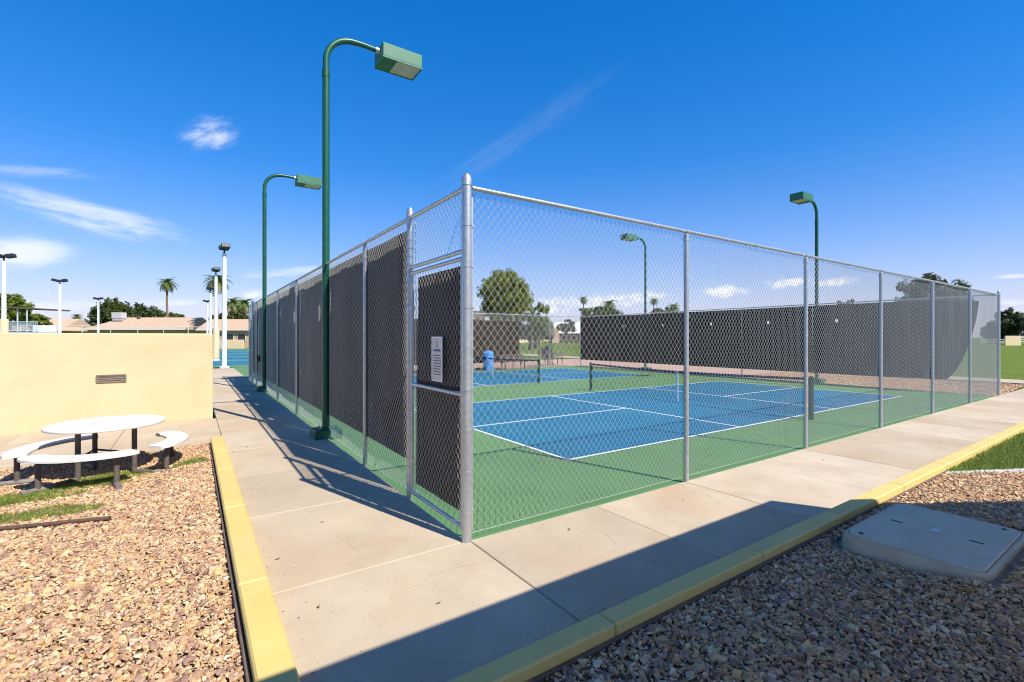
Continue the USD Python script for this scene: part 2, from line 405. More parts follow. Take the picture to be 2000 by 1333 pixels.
# ---------------------------------------------------------------- ground, courts, walks
FX, FY, FH = 18.57, 18.9, 3.10          # the enclosure: x 0..FX, y 0..FY, fence height

obj('ground', sheet(rect(-1500, -1500, 3000, 3000), -0.13), 'lawn', kind='structure', smooth=False)
g = [(2.0, FY + 0.1), (FX + 0.05, FY + 0.1), (FX + 0.05, 0.05), (24.7, 0.35), (25.2, 27.0), (2.0, 27.0)]
obj('gravel_strip', sheet(g, -0.075), 'gravel_far', kind='structure', smooth=False)
obj('path', prism([(24.75, -1.55), (26.9, -1.55), (27.6, 40), (25.25, 40)], -0.12, -0.01), 'concrete', kind='structure', smooth=False)

court = thing('sports_court', kind='structure')
CZ = -0.02
obj('green_surface', sheet(rect(0.008, 0.008, FX + 0.04, FY + 0.04), CZ), 'court_green', court, smooth=False)
LW = 0.052
def court_lines(x0, y0, L=13.41, W=6.096):
    obj('blue_surface', sheet(rect(x0, y0, x0 + L, y0 + W), CZ + 0.004), 'court_blue', court, smooth=False)
    z = CZ + 0.008
    def ln(a, b, c, d): obj('white_line', sheet(rect(a, b, c, d), z), 'line_white', court, smooth=False)
    ln(x0, y0, x0 + L, y0 + LW); ln(x0, y0 + W - LW, x0 + L, y0 + W)
    ln(x0, y0 + LW, x0 + LW, y0 + W - LW); ln(x0 + L - LW, y0 + LW, x0 + L, y0 + W - LW)
    n1, n2 = x0 + 4.572, x0 + 8.839
    ln(n1 - LW / 2, y0 + LW, n1 + LW / 2, y0 + W - LW); ln(n2 - LW / 2, y0 + LW, n2 + LW / 2, y0 + W - LW)
    ln(x0 + LW, y0 + W / 2 - LW / 2, n1 - LW / 2, y0 + W / 2 + LW / 2); ln(n2 + LW / 2, y0 + W / 2 - LW / 2, x0 + L - LW, y0 + W / 2 + LW / 2)
court_lines(2.555, 1.607)
court_lines(2.555, 11.40)

# far courts beyond the end of the walk
fc = thing('far_courts', kind='structure')
obj('green_surface', sheet(rect(-26, 29.2, 16, 84), -0.03), 'court_green', fc, smooth=False)
obj('green_surface', sheet(rect(0.02, FY + 0.06, 1.98, 29.19), -0.034), 'court_green', fc, smooth=False)
for i, (y0, y1) in enumerate([(32.0, 38.5), (40.5, 47), (49, 55.5), (58, 64.5), (67, 73.5)]):
    for x0 in (-24.0, -9.0):
        obj('blue_surface', sheet(rect(x0, y0, x0 + 13.4, y1), -0.026), 'court_blue', fc, smooth=False)
        for yy_ in (y0, (y0 + y1) / 2, y1 - 0.06):
            obj('white_line', sheet(rect(x0, yy_, x0 + 13.4, yy_ + 0.06), -0.022), 'line_white', fc, smooth=False)

# concrete walks, slab by slab
walk = thing('walkway', kind='structure')
obj('joint_bed', cat(box((11.7, -0.79, -0.075), (26.8, 1.53, 0.09)), box((-0.79, 14.4, -0.0755), (1.5, 28.7, 0.09))), 'concrete_dark', walk, smooth=False)
def slab(x0, y0, x1, y1):
    g_ = 0.004
    dz = rng.uniform(-0.0015, 0.0015)
    obj('slab', box(((x0 + x1) / 2, (y0 + y1) / 2, -0.05 + dz), (x1 - x0 - 2 * g_, y1 - y0 - 2 * g_, 0.1), 0.006), ('concrete', 'concrete_pale', 'concrete', 'concrete_worn')[int(rng.integers(0, 4))], walk, smooth=False)
xs = [-1.55, 0.03] + [0.03 + 1.515 * k for k in range(1, 17)]
for a, b in zip(xs[:-1], xs[1:]): slab(a, -1.565, b, 0.004)
ys = [0.004 + 1.655 * k for k in range(0, 18)]
for a, b in zip(ys[:-1], ys[1:]): slab(-1.55, a, 0.004, b)
wx = [-1.55 - 1.52 * k for k in range(0, 7)]
for a, b in zip(wx[1:], wx[:-1]):
    slab(a, 5.72, b, 7.18); slab(a, 7.18, b, 8.64)

# kerbs, block by block
kerb = thing('kerb', kind='structure')
def kerb_block(x0, y0, x1, y1, z=0.12):
    g_ = 0.003
    obj('kerb_block', box(((x0 + x1) / 2, (y0 + y1) / 2, z / 2 - 0.09), (x1 - x0 - (2 * g_ if x1 - x0 > 0.5 else 0), y1 - y0 - (2 * g_ if y1 - y0 > 0.5 else 0), z + 0.18), 0.012), 'kerb_paint', kerb, smooth=False)
kx = [-1.735, -1.47, 0.05, 1.66, 3.08, 4.65, 6.2, 7.75, 9.3, 10.8, 12.4, 14.0, 15.5, 17.1, 18.6, 20.1]
for a, b in zip(kx[:-1], kx[1:]): kerb_block(a, -1.715, b, -1.568)
ky = [-1.565, 0.02, 1.75, 3.36, 4.55, 5.70]
for a, b in zip(ky[:-1], ky[1:]): kerb_block(-1.735, a, -1.553, b)
# bare side of the kerb towards the gravel: a dark edging board
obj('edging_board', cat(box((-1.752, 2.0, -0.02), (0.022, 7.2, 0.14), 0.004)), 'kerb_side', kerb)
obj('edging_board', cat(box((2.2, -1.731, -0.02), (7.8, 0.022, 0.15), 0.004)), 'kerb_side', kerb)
obj('edging_strip', prism([(6.02, -1.735), (6.15, -1.735), (9.2, -3.26), (9.15, -3.40)], -0.12, 0.045), 'concrete_edge', kerb, smooth=False)

# ---------------------------------------------------------------- gravel beds
def in_view(P, margin=1.6):
    rel = P - np.array(CAM[:2])
    Y = rel[:, 0] * SA + rel[:, 1] * CA
    X = rel[:, 0] * CA - rel[:, 1] * SA
    return (Y > 0.2) & (np.abs(X) < 1.10 * Y + margin)

stone_protos = UsdGeom.Scope.Define(stage, '/World/Looks/stones')
def stone_mesh(seed):
    r = np.random.default_rng(seed)
    p = r.normal(size=(13, 3)); p /= np.linalg.norm(p, axis=1, keepdims=True)
    p *= r.uniform(0.8, 1.08, (13, 1)); p *= np.array([1.15, 0.85, 0.6]) * r.uniform(0.85, 1.15, 3)
    return trimesh.convex.convex_hull(p)

def scatter(name, P, protos, sizes, kind='stuff', label=None, cat_=None, tilt=0.5, idx=None):
    """PointInstancer with its prototypes as children."""
    path = numbered('/World', name)
    pi = UsdGeom.PointInstancer.Define(stage, path)
    targets = []
    for k, (m, mt, sm) in enumerate(protos):
        q = usdkit.mesh(stage, f'{path}/piece_{k:03d}' if k else f'{path}/piece', m, M[mt], smooth=sm)
        targets.append(q.GetPath())
    pi.CreatePrototypesRel().SetTargets(targets)
    n = len(P)
    pi.CreatePositionsAttr(Vt.Vec3fArray.FromNumpy(P.astype(np.float32)))
    pi.CreateProtoIndicesAttr(Vt.IntArray.FromNumpy((rng.integers(0, len(protos), n) if idx is None else idx).astype(np.int32)))
    yaw = rng.uniform(0, 2 * PI, n); tx = rng.normal(0, tilt, n)
    ax = rng.uniform(0, 2 * PI, n)
    qx, qy = np.cos(ax) * np.sin(tx / 2), np.sin(ax) * np.sin(tx / 2); qw = np.cos(tx / 2)
    # yaw about z then tilt
    cz, sz = np.cos(yaw / 2), np.sin(yaw / 2)
    W = qw * cz; X = qx * cz + qy * sz; Y = qy * cz - qx * sz; Z = qw * sz
    pi.CreateOrientationsAttr(Vt.QuathArray([Gf.Quath(float(a), float(b), float(c), float(d)) for a, b, c, d in zip(W, X, Y, Z)]))
    S = np.repeat(np.asarray(sizes, float)[:, None], 3, 1)
    pi.CreateScalesAttr(Vt.Vec3fArray.FromNumpy(S.astype(np.float32)))
    keys(pi.GetPrim(), label, cat_, None, kind)
    return pi

stone_set = [(stone_mesh(100 + k), f'stone_{"abcdef"[k % 6]}', False) for k in range(12)]
def gz_left(x, y):
    """Gravel level left of the walk: nearly up to the kerb, falling towards the table."""
    t = np.clip((-1.75 - x) / 0.9, 0, 1)
    return 0.022 - 0.115 * t * t * (3 - 2 * t) + 0.05 * np.clip((y - 5.2) / 0.5, 0, 1) * t
def gz_right(x, y):
    m = 0.10 * np.exp(-(((np.clip(x, 2.45, 3.9) - x) / 0.45) ** 2 + (np.clip(np.abs(y + 2.86) - 0.06, 0, 9) / 0.33) ** 2)) + 0.05 * np.exp(-(((x - 3.95) / 0.2) ** 2 + ((y + 2.3) / 0.6) ** 2))
    return 0.03 + m - 0.02 * np.clip((-1.75 - y), 0, 1.5)
def ground_grid(x0, y0, x1, y1, f, n=60, drop=0.012, clip=None):
    gx, gy = np.meshgrid(np.linspace(x0, x1, n), np.linspace(y0, y1, n), indexing='ij')
    V = np.c_[gx.ravel(), gy.ravel(), f(gx, gy).ravel() - drop]
    k = np.arange(n * n).reshape(n, n)
    F = np.c_[k[:-1, :-1].ravel(), k[1:, :-1].ravel(), k[1:, 1:].ravel(), k[:-1, 1:].ravel()]
    if clip is not None:
        c = V[F].mean(1); F = F[clip(c)]
        u, inv = np.unique(F, return_inverse=True); V = V[u]; F = inv.reshape(F.shape)
    return (V, F)
obj('gravel_bed', ground_grid(-12, -4.69, -1.76, 5.70, gz_left, 120), 'gravel_base', kind='structure', smooth=True)
obj('gravel_bed', ground_grid(-1.74, -4.69, 12, -1.74, gz_right, 160, clip=lambda c: c[:, 1] < -1.72 - np.maximum(0, c[:, 0] - 6.0) * 0.5), 'gravel_base', kind='structure', smooth=True)

LIDX0, LIDX1, LIDY0, LIDY1 = 2.53, 3.86, -2.79, -1.90
def stones(region, n, keep, level):
    x0, y0, x1, y1 = region
    P = np.c_[rng.uniform(x0, x1, n), rng.uniform(y0, y1, n)]
    P = P[keep(P) & in_view(P)]
    D = np.linalg.norm(P - np.array(CAM[:2]), axis=1)
    s = np.clip(rng.lognormal(math.log(0.0118), 0.46, len(P)), 0.005, 0.038)
    z = level(P[:, 0], P[:, 1]) + rng.uniform(-0.4, 0.8, len(P)) * 0.014 + 0.010 * meshkit.noise(np.c_[P * 1.3, np.zeros(len(P))])
    return np.c_[P, z], s
P, s = stones((-8.5, -3.6, -1.775, 5.68), int(8.5 * 9.3 * 3700 * 0.92), lambda P: np.ones(len(P), bool), gz_left)
scatter('gravel', P, stone_set, s, label='tan and brown gravel around the white picnic table, left of the walk', cat_='gravel')
lidpad = 0.07
def keep_r(P):
    inl = (P[:, 0] > LIDX0 - lidpad) & (P[:, 0] < LIDX1 + lidpad) & (P[:, 1] > LIDY0 - lidpad) & (P[:, 1] < LIDY1 + lidpad)
    side = P[:, 1] < -1.735 - np.maximum(0, P[:, 0] - 5.9) * 0.51
    return ~inl & side
P, s = stones((-1.6, -4.4, 9.0, -1.75), int(10.6 * 2.65 * 3900), keep_r, gz_right)
scatter('gravel', P, stone_set, s, label='brown gravel around the utility box lid, mostly in shade', cat_='gravel')
n = 90
P = np.vstack([np.c_[-1.545 + np.abs(rng.normal(0, 0.16, n)), rng.uniform(-1.0, 5.6, n)], np.c_[rng.uniform(-1, 9, n), -1.56 + np.abs(rng.normal(0, 0.12, n))]])
scatter('stray_stones', np.c_[P, np.full(len(P), 0.003)], stone_set, rng.uniform(0.003, 0.011, len(P)), label='small stray stones lying on the concrete along the kerbs', cat_='gravel')
Pf = np.c_[rng.uniform(18.7, 24.6, 26000), rng.uniform(0.1, 9, 26000)]
Pf = Pf[Pf[:, 1] > 0.05 + (Pf[:, 0] - 18.6) * 0.05]
scatter('gravel', np.c_[Pf, np.full(len(Pf), -0.06)], stone_set, np.clip(rng.lognormal(math.log(0.035), 0.3, len(Pf)), 0.02, 0.07), label='coarse tan gravel outside the far corner of the fence', cat_='gravel')

# grass
def tuft(seed, n=9, h=1.0, spread=0.5):
    r = np.random.default_rng(seed); V = []; F = []
    for k in range(n):
        a = r.uniform(0, 2 * PI); c = np.array([r.normal(0, spread), r.normal(0, spread), 0])
        d = np.array([math.cos(a), math.sin(a), 0]); w = np.array([-d[1], d[0], 0]) * 0.055
        hh = h * r.uniform(0.6, 1.15); lean = r.uniform(0.1, 0.6)
        o = len(V)
        V += [c - w, c + w, c + d * lean * 0.4 * hh + [0, 0, hh * 0.6] - w * 0.7, c + d * lean * 0.4 * hh + [0, 0, hh * 0.6] + w * 0.7, c + d * lean * hh + [0, 0, hh]]
        F += [[o, o + 1, o + 3], [o, o + 3, o + 2], [o + 2, o + 3, o + 4]]
    return trimesh.Trimesh(np.array(V), F, process=False)
grass_set = [(tuft(k), 'blade', False) for k in range(5)]
dry_set = grass_set[:2] + [(tuft(20 + k), 'blade_dry', False) for k in range(3)]
def patch(ellipses, dens):
    out = []
    for (cx, cy, rx, ry) in ellipses:
        n = int(rx * ry * PI * dens)
        a = rng.uniform(0, 2 * PI, n); q = np.sqrt(rng.uniform(0, 1, n)) * (0.8 + 0.35 * np.sin(3 * a + cx) * rng.uniform(0.3, 1, n))
        out.append(np.c_[cx + rx * q * np.cos(a), cy + ry * q * np.sin(a)])
    return np.vstack(out)
P = patch([(-3.15, 4.35, 0.55, 0.32), (-3.75, 4.0, 0.7, 0.30), (-2.0, 4.45, 0.25, 0.16), (-2.75, 4.6, 0.5, 0.22)], 1500)
scatter('grass', np.c_[P, gz_left(P[:, 0], P[:, 1])], grass_set + dry_set[2:4], rng.uniform(0.025, 0.06, len(P)), label='bright green weedy grass in the gravel under the picnic table', cat_='grass', tilt=0.15)
P = patch([(-3.25, 3.22, 0.5, 0.22), (-3.85, 3.3, 0.5, 0.26)], 1700)
scatter('grass', np.c_[P, gz_left(P[:, 0], P[:, 1])], dry_set, rng.uniform(0.03, 0.06, len(P)), label='yellowing grass patch in the gravel in front of the picnic bench', cat_='grass', tilt=0.15)
n = 60000
P = np.c_[rng.uniform(6.1, 14.5, n), rng.uniform(-4.2, -1.735, n)]
P = P[(P[:, 1] > -1.76 - np.maximum(0, P[:, 0] - 6.12) * 0.49) & in_view(P, 0.8)]
P = P[(meshkit.fbm(np.c_[P * 4, np.zeros(len(P))], 3) + (P[:, 1] < -1.8) * 0.2) > 0.38]
scatter('grass', np.c_[P, np.full(len(P), 0.0)], grass_set + dry_set[2:4], rng.uniform(0.04, 0.085, len(P)), label='sunlit green grass beside the yellow kerb at the right edge', cat_='grass', tilt=0.2)
obj('soil', sheet([(6.2, -1.74), (15, -1.74), (15, -6.1), (6.1, -1.76)], 0.004), 'lawn', kind='structure', smooth=False)

# ---------------------------------------------------------------- the chain link fences
def chainlink(L, z0, z1, w=0.0714, hgt=0.091, r=0.0021):
    """Woven diamonds in the plane (s, z); s from 0 to L, thickness along n. Returns arrays (s, n, z), faces."""
    a, dz = w / 2, hgt / 2
    nw = int(L / a)
    off = (L - nw * a) / 2
    nz = int((z1 - z0) / dz)
    zs = z1 - np.arange(nz + 1) * dz
    rs, rn = r / 0.78, r
    cs = np.array([[rs, 0], [0, rn], [-rs, 0], [0, -rn]])
    k = np.arange(nz + 1)
    V = []; F = []
    fq = []
    for j in range(nz):
        for c in range(4):
            A, B = j * 4 + c, j * 4 + (c + 1) % 4
            fq.append([A, B, B + 4, A + 4])
    fq = np.array(fq)
    base = np.zeros((nz + 1, 4, 3))
    for i in range(nw):
        par = (k + i) % 2
        s = off + i * a + par * a + np.where(par == 1, 0.0016, -0.0016)
        nn = np.where(par == 1, 0.0022, -0.0022)
        b = base.copy()
        b[:, :, 0] = s[:, None] + cs[None, :, 0]
        b[:, :, 1] = nn[:, None] + cs[None, :, 1]
        b[:, :, 2] = zs[:, None]
        V.append(b.reshape(-1, 3)); F.append(fq + i * (nz + 1) * 4)
    V = np.vstack(V)
    q = np.c_[V[:, 0] * 1.6, V[:, 2] * 1.3, np.full(len(V), L * 7.1)]
    V[:, 1] += 0.016 * (meshkit.noise(q) - 0.5)
    V[:, 0] += 0.010 * (meshkit.noise(q + 31.7) - 0.5)
    return V, np.vstack(F)

def place(V, axis, s0, n0):
    """axis 'x': s along x, n along y; axis 'y': s along y, n along x."""
    return np.c_[V[:, 0] + s0, V[:, 1] + n0, V[:, 2]] if axis == 'x' else np.c_[V[:, 1] + n0, V[:, 0] + s0, V[:, 2]]

def pt(axis, s, n, z): return (s, n, z) if axis == 'x' else (n, s, z)

def post(f, x, y, r, h, capkind, name='post', bands=()):
    n = 18
    p = obj(name, lathe([(r, -0.1), (r, h)], n, (x, y, 0)), 'galvanised', f)
    if capkind == 'dome':
        prof = [(r + 0.004, -0.05), (r + 0.004, 0.0), (r * 0.95, 0.02), (r * 0.7, 0.045), (r * 0.35, 0.058), (0.001, 0.062)]
        obj('post_cap', lathe(prof, n, (x, y, h)), 'galvanised', p)
    for z in bands:
        obj('tension_band', lathe([(r + 0.0005, z - 0.012), (r + 0.004, z - 0.012), (r + 0.004, z + 0.012), (r + 0.0005, z + 0.012)], n, (x, y, 0)), 'galvanised', p)
    return p

def loop_cap(f, axis, s, z, r=0.03):
    """Loop cap on a line post through which the rail runs."""
    th = np.linspace(0, 2 * PI, 17)
    ring = []
    m = lathe([(r + 0.004, -0.12), (r + 0.004, -0.045), (0.018, -0.03)], 14, pt(axis, s, 0, z))
    t = lathe([(0.021, -0.02), (0.027, -0.02), (0.027, 0.02), (0.021, 0.02), (0.021, -0.02)], 14)
    t.apply_transform(RY(90) if axis == 'x' else RX(90)); t.apply_translation(pt(axis, s, 0, z))
    obj('post_cap', cat(m, t), 'galvanised', f)

def screen_mesh(axis, s0, s1, n0, z0, z1, vents, poly=None, bulge=0.016, seed=0, vsize=(0.10, 0.15)):
    """Woven windscreen: a cloth with flap vents cut out and a slight belly; two-sided thin solid."""
    from shapely.geometry import Polygon, Point, box as sbox
    from shapely import affinity
    P = Polygon(poly) if poly is not None else sbox(s0, z0, s1, z1)
    for v in vents:
        half = affinity.scale(Point(v, 2.42).buffer(1, 10), *vsize)
        P = P.difference(half)
    v, f = trimesh.creation.triangulate_polygon(P, engine='earcut')
    m = trimesh.Trimesh(np.c_[v, np.zeros(len(v))], f)
    m = m.subdivide_to_size(0.2)
    s, z = m.vertices[:, 0], m.vertices[:, 1]
    b = bulge * ((meshkit.fbm(np.c_[s * 1.2, z * 1.2, np.full(len(s), seed * 3.1)], 3) - 0.5) * 2 + 0.6 * (meshkit.noise(np.c_[s * 7, z * 0.8, np.full(len(s), seed * 1.7)]) - 0.5))
    if axis == 'x': V = np.c_[s, n0 + b, z]
    else: V = np.c_[n0 + b, s, z]
    return trimesh.Trimesh(V, m.faces, process=False)

def ties(f, axis, a, b, z, n0, step=0.46):
    """Wire ties that hold the mesh to a rail."""
    for k in range(int((b - a) / step)):
        s_ = a + (k + 0.5) * step + rng.uniform(-0.05, 0.05)
        th = np.linspace(0, 2 * PI, 9)
        m = tube([pt(axis, s_ + 0.006 * math.sin(t), n0 + 0.0245 * math.sin(t) + 0.006, z - 0.0245 * math.cos(t)) for t in th], 0.0022, 5)
        obj('wire_tie', m, 'wire', f)
def post_ties(f, axis, s_, r, step=0.38):
    for k in range(7):
        z = 0.3 + k * step
        th = np.linspace(0, 2 * PI, 9)
        m = tube([pt(axis, s_ + (r + 0.003) * math.cos(t), (r + 0.003) * math.sin(t) + 0.002, z + 0.008 * math.sin(t)) for t in th], 0.0022, 5)
        obj('wire_tie', m, 'wire', f)
MN = 0.036    # the mesh hangs on the inner side of the posts
# right-hand fence (along x), open mesh
f1 = thing('chain_link_fence', 'tall open chain link fence along the right walk, no windscreen on it', 'fence')
BZ = [0.25 + 0.36 * k for k in range(8)]
post(f1, 0, 0, 0.044, 3.16, 'dome', bands=BZ)
px_ = [3.095 * k for k in range(1, 6)]
for s in px_:
    post(f1, s, 0, 0.030, FH - 0.05, None); loop_cap(f1, 'x', s, FH)
post(f1, FX, 0, 0.036, 3.16, 'dome', bands=BZ[::2])
obj('top_rail', tube([(0.05, 0, FH), (FX - 0.04, 0, FH)], 0.0205, 12), 'galvanised', f1)
for k in range(6):
    c = 0.05 + (k + 0.5) * 3.08
    obj('rail_sleeve', tube([(c, 0, FH), (c + 0.09, 0, FH)], 0.0225, 12), 'galvanised', f1)
se = [0.06] + px_ + [FX - 0.06]
for a, b in zip(se[:-1], se[1:]):
    V, F = chainlink(b - a, 0.012, FH - 0.005)
    obj('mesh_panel', (place(V, 'x', a, MN), F), 'wire', f1, smooth=True)
ties(f1, 'x', 0.1, FX - 0.1, FH, 0)
for s in px_: post_ties(f1, 'x', s, 0.030)
for s in (0.075, FX - 0.075):
    obj('tension_bar', box((s, MN, 1.57), (0.016, 0.006, 3.0)), 'galvanised', f1)
obj('tension_wire', tube([(0.05, MN, 0.045), (FX - 0.05, MN, 0.045)], 0.0022, 5), 'wire', f1)
for z in BZ:
    obj('band_bolt', cat(tube([(0.03, 0.03, z), (0.085, MN + 0.012, z)], 0.0055, 6), tube([(0.08, MN - 0.01, z), (0.08, MN + 0.02, z)], 0.008, 6)), 'galvanised', f1)

# left-hand fence (along y), with a windscreen on its inner side
f2 = thing('chain_link_fence', 'tall chain link fence with black windscreen along the left walk', 'fence')
GY = 1.30
yl = [2.93, 5.25, 8.10, 11.0, 13.95, 16.25]
post(f2, 0, GY, 0.036, 3.16, 'dome', bands=BZ)
for s in yl:
    if s not in (5.25, 13.95):
        post(f2, 0, s, 0.030, FH - 0.05, None); loop_cap(f2, 'y', s, FH)
post(f2, 0, 17.6, 0.036, 3.16, 'dome', bands=BZ[::2])
obj('top_rail', tube([(0, 0.05, FH), (0, GY - 0.035, FH)], 0.0205, 12), 'galvanised', f2)
for a, b in ((GY + 0.035, 5.25 - 0.075), (5.25 + 0.075, 13.95 - 0.075), (13.95 + 0.075, FY - 0.04)):
    obj('top_rail', tube([(0, a, FH), (0, b, FH)], 0.0205, 12), 'galvanised', f2)
TR = 2.55
obj('gate_transom', tube([(0, 0.044, TR), (0, GY - 0.036, TR)], 0.0205, 12), 'galvanised', f2)
obj('gate_transom', tube([(0, 17.636, TR), (0, FY - 0.036, TR)], 0.0205, 12), 'galvanised', f2)
V, F = chainlink(GY - 0.12, TR + 0.02, FH - 0.005)
obj('mesh_panel', (place(V, 'y', 0.06, MN), F), 'wire', f2, smooth=True, label='open mesh panel above the gate')
V, F = chainlink(1.18, TR + 0.02, FH - 0.005)
obj('mesh_panel', (place(V, 'y', 17.66, MN), F), 'wire', f2, smooth=True)
sy = [GY + 0.05] + yl + [17.55]
ties(f2, 'y', GY + 0.1, 10.9, FH, 0)
ties(f2, 'y', 0.1, GY - 0.1, FH, 0)
ties(f2, 'y', 0.1, GY - 0.1, TR, 0)
for s in (2.93, 8.10, 11.0): post_ties(f2, 'y', s, 0.030)
vents = [3.05, 5.78, 8.5, 11.2, 13.9, 16.6]
for k, (a, b) in enumerate(zip(sy[:-1], sy[1:])):
    a2 = a + (0.075 if a in (5.25, 13.95) else 0.0); b2 = b - (0.075 if b in (5.25, 13.95) else 0.0)
    V, F = chainlink(b2 - a2, 0.012, FH - 0.005)
    obj('mesh_panel', (place(V, 'y', a2, MN), F), 'wire', f2, smooth=True)
    obj('windscreen', screen_mesh('y', a + (0.085 if k == 0 else 0.002), b - 0.002, MN + 0.046, 0.37, FH - 0.075, [v for v in vents if a + 0.12 < v < b - 0.12], seed=k), 'windscreen', f2, smooth=True)
obj('tension_wire', tube([(MN, GY, 0.045), (MN, 17.6, 0.045)], 0.0022, 5), 'wire', f2)
for z in BZ:
    obj('band_bolt', tube([(0.02, GY + 0.03, z), (MN, GY + 0.08, z)], 0.006, 6), 'galvanised', f2)
obj('tension_bar', box((MN, GY + 0.07, 1.57), (0.006, 0.016, 3.0)), 'galvanised', f2)
obj('tension_bar', box((MN, GY - 0.07, 2.82), (0.006, 0.014, 0.52)), 'galvanised', f2)

# far fence (x = FX), windscreen facing the courts, its near edge torn loose
f3 = thing('chain_link_fence', 'far chain link fence with black windscreen whose right corner hangs loose', 'fence')
yl3 = [3.0, 8.2, 11.0, 16.3]
for s in yl3:
    p = post(f3, FX, s, 0.030, FH - 0.05, None)
    t = lathe([(0.034, -0.12), (0.034, -0.045), (0.018, -0.03)], 14, (FX, s, FH)); obj('post_cap', t, 'galvanised', f3)
post(f3, FX, FY, 0.036, 3.16, 'dome')
obj('top_rail', tube([(FX, 0.05, FH), (FX, FY, FH)], 0.0205, 10), 'galvanised', f3)
s3 = [0.06, 3.0, 5.25, 8.2, 11.0, 13.95, 16.3, FY - 0.06]
v3 = [4.4, 7.0, 9.7, 12.5, 15.2]
for k, (a, b) in enumerate(zip(s3[:-1], s3[1:])):
    V, F = chainlink(b - a, 0.012, FH - 0.005)
    obj('mesh_panel', (place(V, 'y', a, FX - MN), F), 'wire', f3, smooth=True)
    poly = None
    if k == 0:
        poly = [(0.42, 2.93), (0.50, 2.3), (0.62, 1.7), (0.80, 1.1), (1.02, 0.62), (1.2, 0.40), (b, 0.37), (b, FH - 0.06), (1.4, FH - 0.10)]
    obj('windscreen', screen_mesh('y', a + 0.003, b - 0.003, FX - MN - 0.022, 0.37, FH - 0.06, [v for v in v3 if a + 0.12 < v < b - 0.12], poly, seed=30 + k, vsize=(0.05, 0.07)), 'windscreen', f3, smooth=True)
obj('tension_wire', tube([(FX - MN, 0.05, 0.045), (FX - MN, FY, 0.045)], 0.0022, 5), 'wire', f3)

# back fence (y = FY), partly screened
f4 = thing('chain_link_fence', 'back chain link fence behind the second net, half of it unscreened', 'fence')
xl4 = [2.9, 5.5, 8.1, 10.7, 13.35, 16.05]
post(f4, 0, FY, 0.036, 3.16, 'dome')
for s in xl4:
    post(f4, s, FY, 0.030, FH - 0.05, None)
    obj('post_cap', lathe([(0.034, -0.12), (0.034, -0.045), (0.018, -0.03)], 14, (s, FY, FH)), 'galvanised', f4)
obj('top_rail', tube([(0, FY, FH), (FX, FY, FH)], 0.0205, 10), 'galvanised', f4)
s4 = [0.06] + xl4 + [FX - 0.06]
for k, (a, b) in enumerate(zip(s4[:-1], s4[1:])):
    V, F = chainlink(b - a, 0.012, FH - 0.005)
    obj('mesh_panel', (place(V, 'x', a, FY - MN), F), 'wire', f4, smooth=True)
    if b < 13.5 or a == 13.35:
        e = b - 0.003 if b < 13.5 else 13.75
        obj('windscreen', screen_mesh('x', a + 0.003, e, FY - MN - 0.022, 0.37, 2.72, [], seed=50 + k), 'windscreen', f4, smooth=True)

# the gate in the corner
gate = thing('gate', 'narrow chain link gate with black screen beside the corner post', 'gate')
g0, g1, gz0, gz1 = 0.075, GY - 0.065, 0.10, 2.485
GR = 0.0195
obj('gate_stile', tube([(0, g0, gz0), (0, g0, gz1)], GR, 12), 'galvanised', gate)
obj('gate_stile', tube([(0, g1, gz0), (0, g1, gz1)], GR, 12), 'galvanised', gate)
for z in (gz0, 1.275, gz1):
    obj('gate_rail', tube([(0, g0, z), (0, g1, z)], GR, 12), 'galvanised', gate)
for z0_, z1_ in ((gz0 + 0.02, 1.255), (1.295, gz1 - 0.02)):
    V, F = chainlink(g1 - g0 - 0.04, z0_, z1_)
    obj('mesh_panel', (place(V, 'y', g0 + 0.02, 0.012), F), 'wire', gate, smooth=True)
obj('windscreen', screen_mesh('y', g0 + 0.012, g1 - 0.055, 0.036, 0.20, gz1 - 0.05, [], seed=70), 'windscreen', gate, smooth=True)
obj('tension_bar', box((0.012, g1 - 0.075, 1.29), (0.006, 0.012, 2.34)), 'galvanised', gate)
for z in (0.45, 2.1):
    obj('hinge', cat(lathe([(0.022, -0.025), (0.027, -0.025), (0.027, 0.025), (0.022, 0.025)], 12, (0, g1, z)), box((0, g1 + 0.035, z), (0.012, 0.05, 0.04), 0.003)), 'galvanised', gate)
obj('latch', cat(box((0, g0 - 0.02, 1.30), (0.03, 0.09, 0.05), 0.006), tube([(-0.03, g0 + 0.01, 1.30), (0.03, g0 + 0.01, 1.30)], 0.009, 8)), 'galvanised', gate)

# second gate at the far end of the left fence
gate2 = thing('gate', 'far chain link gate at the end of the left fence', 'gate')
h0, h1 = 17.66, FY - 0.07
for s in (h0, h1): obj('gate_stile', tube([(0, s, gz0), (0, s, gz1)], GR, 10), 'galvanised', gate2)
for z in (gz0, 1.275, gz1): obj('gate_rail', tube([(0, h0, z), (0, h1, z)], GR, 10), 'galvanised', gate2)
V, F = chainlink(h1 - h0 - 0.04, gz0 + 0.02, gz1 - 0.02)
obj('mesh_panel', (place(V, 'y', h0 + 0.02, 0.012), F), 'wire', gate2, smooth=True)
obj('windscreen', screen_mesh('y', h0 + 0.03, h1 - 0.03, 0.036, 0.24, gz1 - 0.3, [], seed=71), 'windscreen', gate2, smooth=True)

